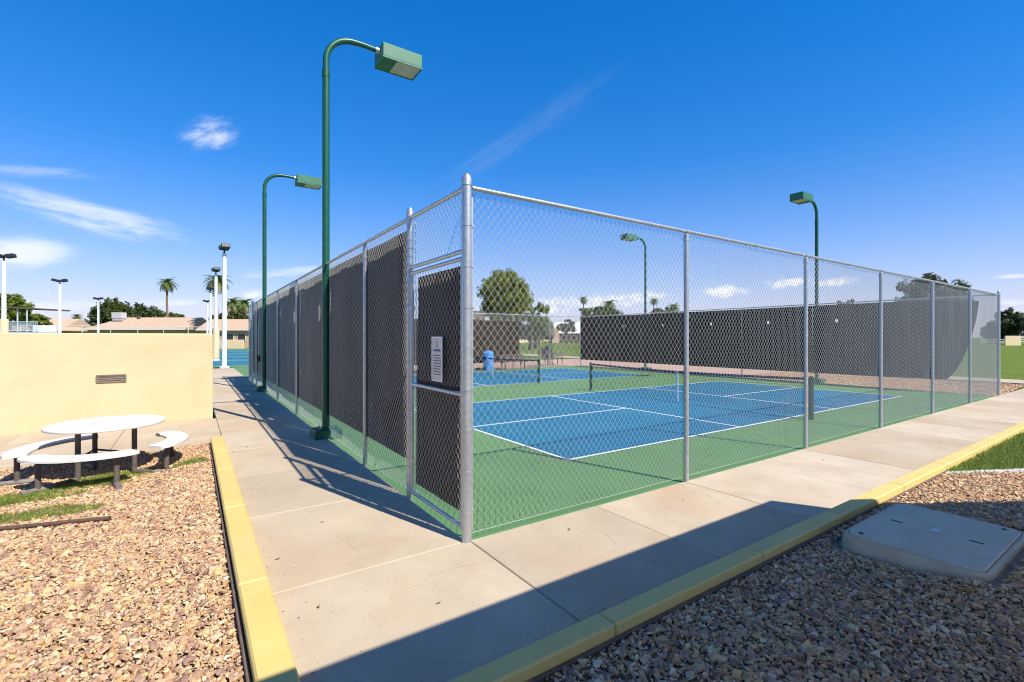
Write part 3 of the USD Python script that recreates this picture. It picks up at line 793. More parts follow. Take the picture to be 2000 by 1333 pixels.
# notice on the gate
sg = thing('notice_sign', 'cream notice board headed ATTENTION hanging on the corner gate', 'sign', (-0.030, 0.535, 1.575), 0)
SW, SH = 0.235, 0.43
obj('board', box((0, 0, 0), (0.006, SW, SH), 0.002), 'sign_board', sg)
fr = cat(box((-0.004, SW / 2 - 0.006, 0), (0.005, 0.012, SH)), box((-0.004, -SW / 2 + 0.006, 0), (0.005, 0.012, SH)), box((-0.0045, 0, SH / 2 - 0.006), (0.005, SW - 0.024, 0.012)), box((-0.0045, 0, -SH / 2 + 0.006), (0.005, SW - 0.024, 0.012)))
obj('frame', fr, 'sign_white', sg)
def lettering(text, h, y0, z, mname, bold=False):
    m = meshkit.text_mesh(text, h, 0.0015, bold)
    w = m.bounds[1][0] - m.bounds[0][0]
    m.apply_translation((-w / 2 - m.bounds[0][0], 0, 0))
    # reads along -y seen from -x
    T = np.array([[0, 0, -1, -0.0045], [-1, 0, 0, y0], [0, 1, 0, z], [0, 0, 0, 1.0]])
    m.apply_transform(T)
    obj('lettering', m, mname, sg, smooth=False)
lettering('ATTENTION', 0.019, 0, 0.075, 'sign_blue', True)
obj('emblem', cat(box((-0.005, 0, 0.165), (0.003, 0.016, 0.020), 0.002), box((-0.005, 0.0, 0.142), (0.003, 0.024, 0.014), 0.002)), 'sign_gold', sg)
obj('emblem', box((-0.0048, 0, 0.120), (0.002, 0.04, 0.007)), 'sign_ink', sg)
r_ = random.Random(3)
for k in range(8):
    z = 0.035 - k * 0.026; y = -0.085
    bits = []
    while y < 0.07:
        w = r_.uniform(0.012, 0.035)
        bits.append(box((-0.0045, -(y + w / 2), z), (0.002, w, 0.0075))); y += w + 0.006
    obj('text_line', cat(*bits), 'sign_ink', sg, smooth=False)

# ---------------------------------------------------------------- green lamp posts
def make_lamp(label, loc, rotz):
    t = thing('lamp_post', label, 'lamp post', loc, rotz, 'green lamp posts around the courts')
    obj('plinth', box((0, 0, 0.055), (0.46, 0.46, 0.19), 0.012), 'green_paint', t)
    obj('base_plate', box((0, 0, 0.16), (0.26, 0.26, 0.02), 0.004), 'green_paint', t)
    for sx in (-0.1, 0.1):
        for sy_ in (-0.1, 0.1):
            obj('bolt', lathe([(0.014, 0.165), (0.014, 0.195), (0.001, 0.2)], 6, (sx, sy_, 0)), 'galvanised', t)
    obj('pole', tube([(0, 0, 0.16), (0, 0, 6.55)], [0.066, 0.062], 20), 'green_paint', t)
    obj('pole_collar', lathe([(0.062, 6.45), (0.068, 6.45), (0.068, 6.58), (0.05, 6.59)], 18), 'green_paint', t)
    pts = [(0, 0, 6.5), (0, 0, 6.72)]
    for a in np.linspace(0, 84, 10):
        q = math.radians(a); pts.append((0.5 - 0.5 * math.cos(q), 0, 6.75 + 0.5 * math.sin(q)))
    pts += [(0.66, 0, 7.262), (0.99, 0, 7.25)]
    obj('arm', tube(pts, [0.055] * (len(pts) - 2) + [0.048, 0.045], 16), 'green_paint', t)
    obj('arm_joint', tube([(0.90, 0, 7.25), (0.975, 0, 7.247)], 0.056, 12), 'galvanised', t)
    hd = obj('housing', box((1.37, 0.05, 7.215), (0.79, 0.50, 0.26), 0.012), 'green_housing', t)
    obj('rim', cat(box((1.37, -0.192, 7.075), (0.79, 0.016, 0.03)), box((1.37, 0.292, 7.075), (0.79, 0.016, 0.03)), box((1.757, 0.05, 7.075), (0.016, 0.468, 0.03)), box((1.12, 0.05, 7.078), (0.29, 0.468, 0.022))), 'green_housing', hd)
    obj('lens', box((1.507, 0.05, 7.079), (0.482, 0.466, 0.012), 0.003), 'lens', hd)
    # reflector ridges behind the glass
    obj('reflector', cat(*[box((1.507 + dx, 0.05, 7.071), (0.012, 0.44, 0.004)) for dx in (-0.18, -0.06, 0.06, 0.18)]), 'steel_pale', hd)
    return t
lamp = make_lamp('nearest and tallest looking green lamp post, its square base on the walk beside the fence', (0, 5.25, 0), 0)
dup(lamp, 'green lamp post farther along the left fence, second from the camera', (0, 13.95, 0), 0)
dup(lamp, 'green lamp post at the right behind the far windscreen, its lamp pointing left', (FX + 0.30, 5.25, -0.04), 180)
dup(lamp, 'green lamp post seen through the mesh behind the far windscreen', (FX + 0.30, 13.95, -0.04), 180)

cd = thing('conduit', 'thin pale conduit pipe bent down beside the second green lamp post', 'conduit', (0, 0, 0))
obj('pipe', tube([(-0.05, 14.55, 2.2), (-0.07, 14.7, 2.3), (-0.08, 14.8, 2.15), (-0.08, 14.8, 1.2)], 0.022, 8), 'trim', cd)
obj('junction_box', box((-0.09, 14.8, 1.05), (0.1, 0.14, 0.2), 0.01), 'pipe_rust', cd)

# ---------------------------------------------------------------- nets
def make_net(label, y0, y1):
    t = thing('court_net', label, 'net', (9.262, 0, CZ + 0.004))
    for y in (y0, y1):
        p = obj('net_post', lathe([(0.05, 0), (0.05, 0.93), (0.042, 0.945), (0.001, 0.95)], 16, (0, y, 0)), 'net_post', t)
        obj('crank', box((0.06, y, 0.75), (0.05, 0.06, 0.1), 0.01), 'net_post', p)
    n = 40
    ys_ = np.linspace(y0 + 0.06, y1 - 0.06, n)
    q = (ys_ - ys_[0]) / (ys_[-1] - ys_[0]) * 2 - 1
    top = 0.862 + 0.052 * q * q
    bits = []
    V, F = [], []
    for sgn in (-0.006, 0.006):
        pass
    prof = []
    for y, z in zip(ys_, top):
        prof.append([(-0.007, y, z), (0.007, y, z), (0.007, y, z - 0.06), (-0.007, y, z - 0.06)])
    prof = np.array(prof); V = prof.reshape(-1, 3); F = []
    for i in range(n - 1):
        for c in range(4):
            A, B = i * 4 + c, i * 4 + (c + 1) % 4
            F.append([A, A + 4, B + 4, B])
    obj('top_band', (V, np.array(F)), 'net_band', t, smooth=False)
    # cords
    segs = []
    zt = lambda y: 0.862 + 0.052 * (((y - ys_[0]) / (ys_[-1] - ys_[0])) * 2 - 1) ** 2 - 0.05
    yy2 = np.arange(ys_[0], ys_[-1], 0.045)
    Vc, Fc = [], []
    def strip(a, b, w):
        a, b = np.array(a), np.array(b); d = b - a; d /= np.linalg.norm(d)
        s_ = np.cross(d, [1, 0, 0]) * w; x_ = np.array([w, 0, 0])
        o = len(Vc)
        Vc.extend([a - s_, a + x_, a + s_, b - s_, b + x_, b + s_])
        Fc.extend([[o, o + 1, o + 4], [o, o + 4, o + 3], [o + 1, o + 2, o + 5], [o + 1, o + 5, o + 4], [o + 2, o, o + 3], [o + 2, o + 3, o + 5]])
    for y in yy2: strip((0, y, 0.06), (0, y, zt(y)), 0.002)
    for k in range(18):
        f_ = k / 18
        for i in range(0, n - 1, 3):
            j = min(i + 3, n - 1)
            strip((0, ys_[i], 0.06 + f_ * (top[i] - 0.11)), (0, ys_[j], 0.06 + f_ * (top[j] - 0.11)), 0.002)
    obj('netting', trimesh.Trimesh(np.array(Vc), Fc, process=False), 'net_cord', t, smooth=False)
    ym = (y0 + y1) / 2
    obj('centre_strap', box((0, ym, 0.44), (0.018, 0.05, 0.86)), 'line_white', t)
    return t
make_net('nearer court net with dark blue top band on green posts', 1.26, 8.18)
make_net('farther court net on the second court', 11.1, 17.95)

# ---------------------------------------------------------------- yellow wall with vent
wl = thing('stucco_wall', 'pale yellow stucco wall behind the picnic table', 'wall')
obj('wall_body', box((-6.81, 8.76, 0.87), (10.4, 0.22, 1.99), 0.02), 'stucco', wl, smooth=False)
# vent: photo columns 207-251
v0, v1 = at(207, 9.75), at(251, 9.87)
vx0, vx1 = -3.52, -3.13
obj('vent_frame', cat(box(((vx0 + vx1) / 2, 8.643, 1.028), (0.46, 0.022, 0.022)), box(((vx0 + vx1) / 2, 8.643, 0.892), (0.46, 0.022, 0.022)),
                      box((vx0 - 0.025, 8.643, 0.96), (0.03, 0.022, 0.114)), box((vx1 + 0.025, 8.643, 0.96), (0.03, 0.022, 0.114))), 'vent_brown', wl)
obj('vent_louvre', cat(*[box(((vx0 + vx1) / 2, 8.645, 0.925 + 0.035 * k), (0.40, 0.012, 0.024), 0, RX(25)) for k in range(3)]), 'pipe_grey', wl)
obj('spout', box((-1.66, 8.9, 0.25), (0.06, 0.3, 0.3), 0.03), 'stucco', wl)

# ---------------------------------------------------------------- picnic table
TZ = -0.088
pt_ = thing('picnic_table', 'round white picnic table with three curved benches on brown pipe legs', 'picnic table', (-2.95, 4.80, TZ), 0)
tr = 0.645
obj('table_top', lathe([(0.001, 0.715), (tr - 0.03, 0.715), (tr - 0.006, 0.709), (tr, 0.698), (tr, 0.685), (tr - 0.008, 0.675), (tr - 0.04, 0.671), (0.001, 0.671)], 64), 'table_plastic', pt_, smooth=40)
def bench(a0, a1, r0, r1, z):
    n = 26
    A = np.radians(np.linspace(a0, a1, n))
    rm, hw = (r0 + r1) / 2, (r1 - r0) / 2
    prof = [(-hw, z - 0.035), (-hw, z - 0.008), (-hw + 0.01, z), (hw - 0.01, z), (hw, z - 0.008), (hw, z - 0.035), (hw - 0.02, z - 0.042), (-hw + 0.02, z - 0.042)]
    k = len(prof); V = []; F = []
    for i, a in enumerate(A):
        e = min(i, n - 1 - i); sh = [0.78, 0.93, 0.985][e] if e < 3 else 1.0
        for (d, zz_) in prof:
            r = rm + d * sh; V.append((r * math.cos(a), r * math.sin(a), zz_))
    for i in range(n - 1):
        for c in range(k):
            A_, B_ = i * k + c, i * k + (c + 1) % k
            F += [[A_, A_ + k, B_ + k], [A_, B_ + k, B_]]
    for base, flip in ((0, False), ((n - 1) * k, True)):
        for c in range(1, k - 1):
            F.append([base, base + c, base + c + 1] if not flip else [base, base + c + 1, base + c])
    return trimesh.Trimesh(np.array(V), F, process=False)
for ca, dR in ((-107, 0.0), (-2, 0.0), (148, 0.09)):
    b = obj('bench', bench(ca - 44, ca + 44, 0.65 + dR, 0.92 + dR, 0.425), 'table_plastic', pt_, smooth=35)
    for da in (-30, 30):
        a = math.radians(ca + da); c, s = math.cos(a), math.sin(a)
        R = 0.79 + dR
        obj('bench_leg', tube([(R * c, R * s, 0.03), (R * c, R * s, 0.388)], 0.030, 12), 'pipe_brown', pt_)
        obj('foot', tube([((R - 0.17) * c, (R - 0.17) * s, 0.032), ((R + 0.17) * c, (R + 0.17) * s, 0.032)], 0.034, 12), 'pipe_grey', pt_)
    a = math.radians(ca - 30); c, s = math.cos(a), math.sin(a)
    obj('table_leg', tube([(0.36 * c, 0.36 * s, 0.04), (0.36 * c, 0.36 * s, 0.675)], 0.030, 12), 'pipe_brown', pt_)
    obj('ground_pipe', tube([(0.36 * c, 0.36 * s, 0.04), (0.66 * c, 0.66 * s, 0.036)], 0.030, 12), 'pipe_brown', pt_)
A3 = [math.radians(k - 30) for k in (-107, -2, 148)]
for i in range(3):
    a, b = A3[i], A3[(i + 1) % 3]
    obj('brace', tube([(0.36 * math.cos(a), 0.36 * math.sin(a), 0.30), (0.36 * math.cos(b), 0.36 * math.sin(b), 0.30)], 0.014, 8), 'pipe_brown', pt_)

obj('loose_pipe', tube([(-2.68, 2.62, -0.052), (-3.55, 2.88, -0.055), (-4.7, 3.22, -0.055)], 0.021, 12), 'pipe_rust', label='brown metal pipe lying on the gravel in front of the picnic table', cat='pipe')

# ---------------------------------------------------------------- utility box
ub = thing('utility_box', 'low beige utility box with rounded lid set in the shaded gravel', 'utility box', ((LIDX0 + LIDX1) / 2, (LIDY0 + LIDY1) / 2, 0.035))
def rrect(hx, hy, r, n=6):
    out = []
    for cx, cy, a0 in ((hx - r, hy - r, 0), (-hx + r, hy - r, 90), (-hx + r, -hy + r, 180), (hx - r, -hy + r, 270)):
        for k in range(n + 1):
            a = math.radians(a0 + 90 * k / n); out.append((cx + r * math.cos(a), cy + r * math.sin(a)))
    return out
def loft(levels, cap=True):
    k = len(levels[0][0]); V = []; F = []
    for poly, z in levels: V += [(x, y, z) for x, y in poly]
    for i in range(len(levels) - 1):
        for c in range(k):
            A, B = i * k + c, i * k + (c + 1) % k
            F += [[A, B, B + k], [A, B + k, A + k]]
    if cap:
        o = (len(levels) - 1) * k
        V.append((0, 0, levels[-1][1])); ci = len(V) - 1
        F += [[ci, o + c, o + (c + 1) % k] for c in range(k)]
    return trimesh.Trimesh(np.array(V), F, process=False)
HX, HY = (LIDX1 - LIDX0) / 2, (LIDY1 - LIDY0) / 2
obj('box_body', loft([(rrect(HX + 0.045, HY + 0.045, 0.15), -0.12), (rrect(HX + 0.012, HY + 0.012, 0.13), 0.085), (rrect(HX, HY, 0.12), 0.103), (rrect(HX - 0.018, HY - 0.018, 0.105), 0.103), (rrect(HX - 0.020, HY - 0.020, 0.103), 0.094)]), 'lid_body', ub, smooth=35)
ld = obj('lid', loft([(rrect(HX - 0.026, HY - 0.026, 0.10), 0.08), (rrect(HX - 0.026, HY - 0.026, 0.10), 0.109), (rrect(HX - 0.032, HY - 0.032, 0.095), 0.114)]), 'lid', ub, smooth=35)
obj('logo_plate', cat(box((0.02, 0, 0.1155), (0.15, 0.10, 0.003), 0.001)), 'lid_body', ld)
obj('logo_plate', box((0.02, 0, 0.1185), (0.10, 0.06, 0.003), 0.001), 'trim', ld)
for s in (-1, 1):
    obj('lift_slot', box((0.0, s * 0.26, 0.1145), (0.022, 0.09, 0.003), 0.001), 'black', ld)
for (x, y) in ((-0.56, 0.33), (0.54, -0.32)):
    obj('bolt', lathe([(0.018, 0.114), (0.018, 0.118), (0.001, 0.119)], 8, (x, y, 0)), 'black', ld)

# ---------------------------------------------------------------- things beyond the back fence and behind the far courts
bn = thing('waste_bin', 'light blue round bin by the back fence, seen through the mesh', 'bin', (11.35, 18.35, CZ))
obj('barrel', lathe([(0.001, 0), (0.26, 0), (0.27, 0.05), (0.285, 0.3), (0.275, 0.32), (0.285, 0.34), (0.285, 0.6), (0.275, 0.62), (0.285, 0.64), (0.28, 0.88), (0.26, 0.9)], 20), 'bin_blue', bn)
obj('bin_lid', lathe([(0.29, 0.88), (0.29, 0.95), (0.18, 1.05), (0.001, 1.08)], 20), 'bin_blue', bn)

def park_bench(label, loc, rz):
    t = thing('park_bench', label, 'bench', loc, rz)
    for k in range(3): obj('seat_slat', box((0, -0.14 + 0.14 * k, 0.45), (1.6, 0.12, 0.03), 0.005), 'pipe_brown', t)
    for k in range(2): obj('back_slat', box((0, 0.24, 0.62 + 0.16 * k), (1.6, 0.025, 0.12), 0.005), 'pipe_brown', t)
    for x in (-0.65, 0.65):
        obj('leg', cat(box((x, -0.15, 0.215), (0.05, 0.05, 0.43)), box((x, 0.21, 0.42), (0.05, 0.04, 0.84)), box((x, 0.03, 0.412), (0.05, 0.4, 0.04))), 'pipe_brown', t)
    return t
park_bench('dark slatted bench outside the back fence, right of the dark chair', (18.3, 21.2, -0.07), 200)
b0 = park_bench('dark slatted bench beside the blue bin against the back screen', (12.9, 18.2, CZ), 0)
ch = thing('round_chair', 'dark chair with a round back outside the back fence', 'chair', (17.2, 20.6, -0.07), -20)
obj('back', lathe([(0.001, -0.03), (0.40, -0.03), (0.43, 0), (0.40, 0.03), (0.001, 0.03)], 24).apply_transform(RX(80)).apply_translation((0, 0.1, 0.85)), 'black', ch)
obj('seat', lathe([(0.001, 0.40), (0.30, 0.40), (0.32, 0.43), (0.001, 0.45)], 20), 'black', ch)
for a in (45, 135, 225, 315):
    obj('leg', tube([(0.2 * math.cos(math.radians(a)), 0.2 * math.sin(math.radians(a)), 0.41), (0.27 * math.cos(math.radians(a)), 0.27 * math.sin(math.radians(a)), 0)], 0.018, 8), 'pipe_brown', ch)

YAW = -math.degrees(0.595)
def far_box(c, s, ch=0.0): return box(c, s, ch)

def gable_roof(w, d, z0, z1, over=0.4, hip=0.0):
    """Roof with its ridge along x; hip: how far the ridge is pulled in at -x."""
    x0, x1, y0, y1 = -w / 2 - over, w / 2 + over, -d / 2 - over, d / 2 + over
    V = [(x0, y0, z0), (x1, y0, z0), (x1, y1, z0), (x0, y1, z0), (x0 + hip, 0, z1), (x1, 0, z1)]
    V += [(x, y, z - 0.18) for x, y, z in V[:4]]
    F = [[0, 1, 5], [0, 5, 4], [2, 3, 4], [2, 4, 5], [3, 0, 4], [1, 2, 5], [6, 7, 1], [6, 1, 0], [7, 8, 2], [7, 2, 1], [8, 9, 3], [8, 3, 2], [9, 6, 0], [9, 0, 3], [6, 8, 7], [6, 9, 8]]
    return trimesh.Trimesh(np.array(V, float), F, process=False)

def window(parent, x, y, z, w, h):
    fr_ = obj('window', cat(box((x, y, z + h / 2), (w + 0.12, 0.06, 0.06)), box((x, y, z - h / 2), (w + 0.12, 0.06, 0.06)), box((x - w / 2, y, z), (0.06, 0.06, h)), box((x + w / 2, y, z), (0.06, 0.06, h))), 'trim', parent)
    obj('pane', box((x, y + 0.02, z), (w, 0.02, h)), 'glass_dark', fr_)

# house A: long tan roof behind the yellow wall
Y = 95
c = at(300, Y)
hA = thing('house', 'long low house with tan roof and rooftop cooler behind the yellow wall', 'house', (c[0], c[1], -0.13), YAW)
obj('wall', box((0, 0, 1.75), (18.5, 9, 3.5)), 'house_tan', hA)
obj('roof', gable_roof(18.5, 9, 3.55, 5.9, 0.6, 4.5), 'roof_tan', hA, smooth=False)
obj('fascia', box((0, -5.13, 3.46), (19.7, 0.05, 0.3)), 'trim', hA)
obj('gable', trimesh.Trimesh(np.array([(9.3, -4.4, 3.5), (9.3, 4.4, 3.5), (9.3, 0, 5.7), (9.2, -4.4, 3.5), (9.2, 4.4, 3.5), (9.2, 0, 5.7)]), [[0, 1, 2], [3, 5, 4], [0, 2, 5], [0, 5, 3]], process=False), 'house_tan', hA, smooth=False)
obj('rooftop_cooler', cat(box((-5.6, -1.6, 6.2), (2.1, 1.2, 1.2), 0.05), box((-5.6, -1.6, 5.45), (1.8, 1.0, 0.5))), 'ac_grey', hA)
obj('chimney', box((-2.5, -0.6, 5.9), (0.5, 0.4, 0.5)), 'roof_brown', hA)
for k in range(5): window(hA, -8 + 4 * k, -4.52, 1.7, 1.6, 1.1)

# house B: beyond the far courts, end of the walk
Y = 86
c = at(462, Y)
hB = thing('house', 'tan house with door and windows beyond the blue far courts', 'house', (c[0], c[1], -0.13), YAW)
obj('wall', box((0, 0, 1.7), (8.5, 7, 3.4)), 'house_tan', hB)
obj('roof', gable_roof(8.5, 7, 3.3, 5.2, 0.5), 'roof_tan', hB, smooth=False)
obj('fascia', box((0, -4.03, 3.22), (9.5, 0.05, 0.26)), 'trim', hB)
d_ = obj('door', box((-1.6, -3.53, 1.05), (1.0, 0.06, 2.1)), 'glass_dark', hB)
window(hB, 0.7, -3.53, 1.9, 1.6, 1.2); window(hB, 2.9, -3.53, 1.9, 1.4, 1.2); window(hB, -3.4, -3.53, 1.9, 1.0, 1.2)
pw = thing('patio_wall', 'low cream patio wall in front of the tan house', 'wall', (c[0], c[1], -0.13), YAW)
obj('wall_panel', box((2.3, -6.5, 0.75), (5.4, 0.2, 1.5), 0.02), 'house_cream', pw)
obj('wall_panel', box((-3.6, -6.5, 0.75), (2.6, 0.2, 1.5), 0.02), 'house_cream', pw)
obj('pillar', box((-0.7, -6.5, 0.85), (0.4, 0.4, 1.7), 0.02), 'house_cream', pw)

# house C: far left, gable towards the camera
Y = 105
c = at(100, Y)
hC = thing('house', 'tan house with gable and square chimney at the far left', 'house', (c[0], c[1], -0.13), YAW)
obj('wall', box((0, 0, 1.7), (12, 9, 3.4)), 'house_tan', hC)
obj('roof', gable_roof(12, 9, 3.4, 6.0, 0.5), 'roof_tan', hC, smooth=False)
gw = gable_roof(8, 6.5, 3.42, 6.0, 0.5); gw.apply_transform(RZ(90)); gw.apply_translation((3.8, -4.6, 0))
obj('roof', gw, 'roof_tan', hC, smooth=False, label='front gable roof')
obj('gable', trimesh.Trimesh(np.array([(0.6, -8.0, 3.3), (7.0, -8.0, 3.3), (3.8, -8.0, 5.55), (0.6, -7.9, 3.3), (7.0, -7.9, 3.3), (3.8, -7.9, 5.55)]), [[0, 1, 2], [3, 5, 4], [0, 2, 5], [0, 5, 3], [1, 4, 5], [1, 5, 2]], process=False), 'house_pink', hC, smooth=False)
obj('wall', box((3.8, -6.2, 1.65), (6.4, 3.6, 3.3)), 'house_pink', hC)
ck = obj('chimney', box((-2.0, -3.6, 5.7), (1.5, 1.2, 2.0), 0.03), 'house_tan', hC)
obj('chimney_cap', box((-2.0, -3.6, 6.76), (1.8, 1.5, 0.12)), 'roof_brown', ck)
ms = at(94, 100)
obj('antenna_mast', tube([(ms[0], ms[1], 0), (ms[0], ms[1], 12.2)], [0.06, 0.03], 8), 'steel_pale', label='thin grey antenna mast rising beside the canopy at the far left', cat='mast')

# shade canopy and railing at the far left
Y = 52
c = at(20, Y)
cn = thing('shade_canopy', 'flat brown shade canopy on thin posts at the left edge', 'canopy', (c[0], c[1], -0.03), YAW)
obj('canopy_roof', box((0, 0, 5.05), (8.6, 5, 0.16), 0.02, RY(2.5)), 'roof_brown', cn)
for x in (-3.4, 0.2, 3.1, 4.1):
    obj('canopy_post', tube([(x, -2.2, 0), (x, -2.2, 4.92 if x < 3.5 else 4.8)], 0.06, 8), 'steel_pale', cn)
rl = thing('railing', 'pale bleacher railing of close uprights below the canopy', 'railing', (at(40, 47)[0], at(40, 47)[1], -0.03), YAW)
obj('rail', tube([(-1.8, 0, 3.35), (1.7, 0, 3.35)], 0.035, 6), 'steel_pale', rl)
obj('rail', tube([(-1.8, 0, 2.45), (1.7, 0, 2.45)], 0.035, 6), 'steel_pale', rl)
for k in range(18): obj('upright', box((-1.75 + 0.2 * k, 0, 2.9), (0.06, 0.03, 0.86)), 'steel_pale', rl)
for x in (-1.7, 1.6): obj('support', box((x, 0.05, 1.2), (0.08, 0.08, 2.45)), 'steel_pale', rl)
obj('deck', box((0, 0.9, 2.3), (3.6, 1.8, 0.1)), 'steel_pale', rl)
pb = thing('panel_fence', 'white panelled windbreak below the canopy, right of the railing', 'fence', (at(87, 50)[0], at(87, 50)[1], -0.03), YAW)
for k in range(3): obj('panel', box((-0.85 + 0.85 * k, 0, 2.0), (0.8, 0.03, 2.1)), 'white_paint', pb)
for k in range(4): obj('post', box((-1.28 + 0.85 * k, 0.03, 1.55), (0.06, 0.06, 3.1)), 'steel_pale', pb)

# far chain link fence round the far courts (rails and posts; the mesh is too fine to be seen)
ff = thing('court_fence', 'distant pipe rail fence behind the far courts, seen above the yellow wall', 'fence')
for k in range(12):
    x = -33 + 3.05 * k
    obj('post', tube([(x, 84.5, 0), (x, 84.5, 3.4)], 0.05, 6), 'steel_pale', ff)
for z in (3.38, 2.2): obj('rail', tube([(-33, 84.5, z), (0.5, 84.5, z)], 0.04, 6), 'steel_pale', ff)
ff2 = thing('court_fence', 'pale pipe fence left of the far courts below the brown gable', 'fence')
for k in range(9):
    y = 44 + 5 * k
    obj('post', tube([(-27, y, 0), (-27, y, 3.1)], 0.05, 6), 'steel_pale', ff2)
for z in (3.08, 1.9): obj('rail', tube([(-27, 44, z), (-27, 84, z)], 0.035, 6), 'steel_pale', ff2)

# white court light poles
def make_pole():
    t = thing('court_light', None, 'court light', (0, 0, 0), 0, 'white court light poles with dark floodlights')
    obj('pole', tube([(0, 0, 0), (0, 0, 6.75)], [0.13, 0.11], 14), 'white_paint', t)
    obj('base', box((0, 0, 0.04), (0.45, 0.45, 0.1), 0.01), 'white_paint', t)
    obj('neck', tube([(0, 0, 6.75), (0, 0, 7.0)], 0.05, 8), 'lamp_dark', t)
    for s in (-1, 1):
        obj('floodlight', box((0, s * 0.32, 7.1), (0.46, 0.44, 0.24), 0.03, RX(s * 14)), 'lamp_dark', t)
    obj('floodlight', box((0, 0, 7.05), (0.3, 0.5, 0.1), 0.02), 'lamp_dark', t)
    return t
cl = make_pole()
keys(cl, 'nearest white light pole, standing full length at the end of the walk')
cl.GetAttribute('xformOp:translate').Set(Gf.Vec3d(-0.42, 28.9, -0.02))
cl.GetAttribute('xformOp:rotateZ').Set(6.0)
for (x, y, rz, lb) in [(-0.45, 40.0, 8, 'white light pole just left of the nearest full length one'), (-0.35, 56.8, 20, 'third white light pole from the right, smaller, by the palm'),
                       (-0.15, 78.4, 60, 'smallest white light pole at the right end of the yellow wall'), (-12.1, 40.2, 80, 'large white light pole at the left edge of the picture'),
                       (-12.2, 56.4, 80, 'white light pole with winged floodlights above the yellow wall, left of the trees'), (-12.6, 81.4, 60, 'small white light pole in front of the long tan roof')]:
    dup(cl, lb, (x, y, -0.02), rz)
# wrapped padding at the foot of two poles
for (x, y, lb) in ((-0.45, 40.0, 'tan padding wrapped round the foot of the second white pole'), (-12.1, 40.2, 'tan padding on the foot of the white pole at the left edge')):
    w_ = thing('pole_padding', lb, 'padding', (x, y, 0))
    obj('pad', lathe([(0.15, 0.1), (0.24, 0.12), (0.24, 2.5 if x > -5 else 2.95), (0.15, 2.52 if x > -5 else 2.97)], 14), 'house_cream', w_)
    obj('strap', lathe([(0.242, 1.2), (0.25, 1.2), (0.25, 1.28), (0.242, 1.28)], 14), 'trim', w_)

# far lawn side: cream boundary wall, white-roofed house
a, b = at(1005, 150), at(1085, 300)
d = np.array(b[:2]) - np.array(a[:2]); Lw = float(np.linalg.norm(d)); ang = math.degrees(math.atan2(d[1], d[0]))
bw = thing('boundary_wall', 'low cream boundary wall across the lawn behind the back fence', 'wall', ((a[0] + b[0]) / 2, (a[1] + b[1]) / 2, -0.13), ang)
obj('wall_body', box((0, 0, 1.2), (Lw, 0.3, 2.4)), 'house_cream', bw)
c = at(1112, 165)
hD = thing('house', 'low house with white roof and pink end wall beyond the lawn', 'house', (c[0], c[1], -0.13), YAW)
obj('wall', box((0, 0, 1.7), (12.5, 8, 3.4)), 'roof_brown', hD)
obj('roof', gable_roof(12.5, 8, 3.4, 7.2, 0.6, 2.0), 'roof_white', hD, smooth=False)
obj('wall', box((-5.2, -4.3, 2.6), (2.4, 1.0, 5.2)), 'house_pink', hD)
for k in range(3): window(hD, -2 + 3 * k, -4.05, 1.8, 1.8, 1.2)
rm = thing('ramada', 'brown ramada roof below the big tree behind the back fence', 'shelter', (at(886, 36)[0], at(886, 36)[1], -0.1), YAW)
obj('roof', gable_roof(4.0, 3.0, 3.2, 3.9, 0.3), 'roof_brown', rm, smooth=False)
for x in (-1.8, 1.8):
    for y in (-1.3, 1.3): obj('pillar', box((x, y, 1.6), (0.2, 0.2, 3.2)), 'house_tan', rm)
# small cream wall and rail at far right
c = at(1978, 110)
yw = thing('boundary_wall', 'small cream wall in front of the dark trees at the right edge', 'wall', (c[0], c[1], -0.13), YAW)
obj('wall_body', box((0, 0, 1.1), (3.6, 0.25, 2.3)), 'house_cream', yw)
rf = thing('rail_fence', 'thin white rail fence beside the small cream wall at the right edge', 'fence', (at(1990, 114)[0], at(1990, 114)[1], -0.13), YAW)
for k in range(7): obj('post', box((-9 + 3 * k, 0, 0.75), (0.1, 0.1, 1.5)), 'white_paint', rf)
for z in (0.8, 1.4): obj('rail', box((0, 0.06, z), (18.4, 0.05, 0.1)), 'white_paint', rf)

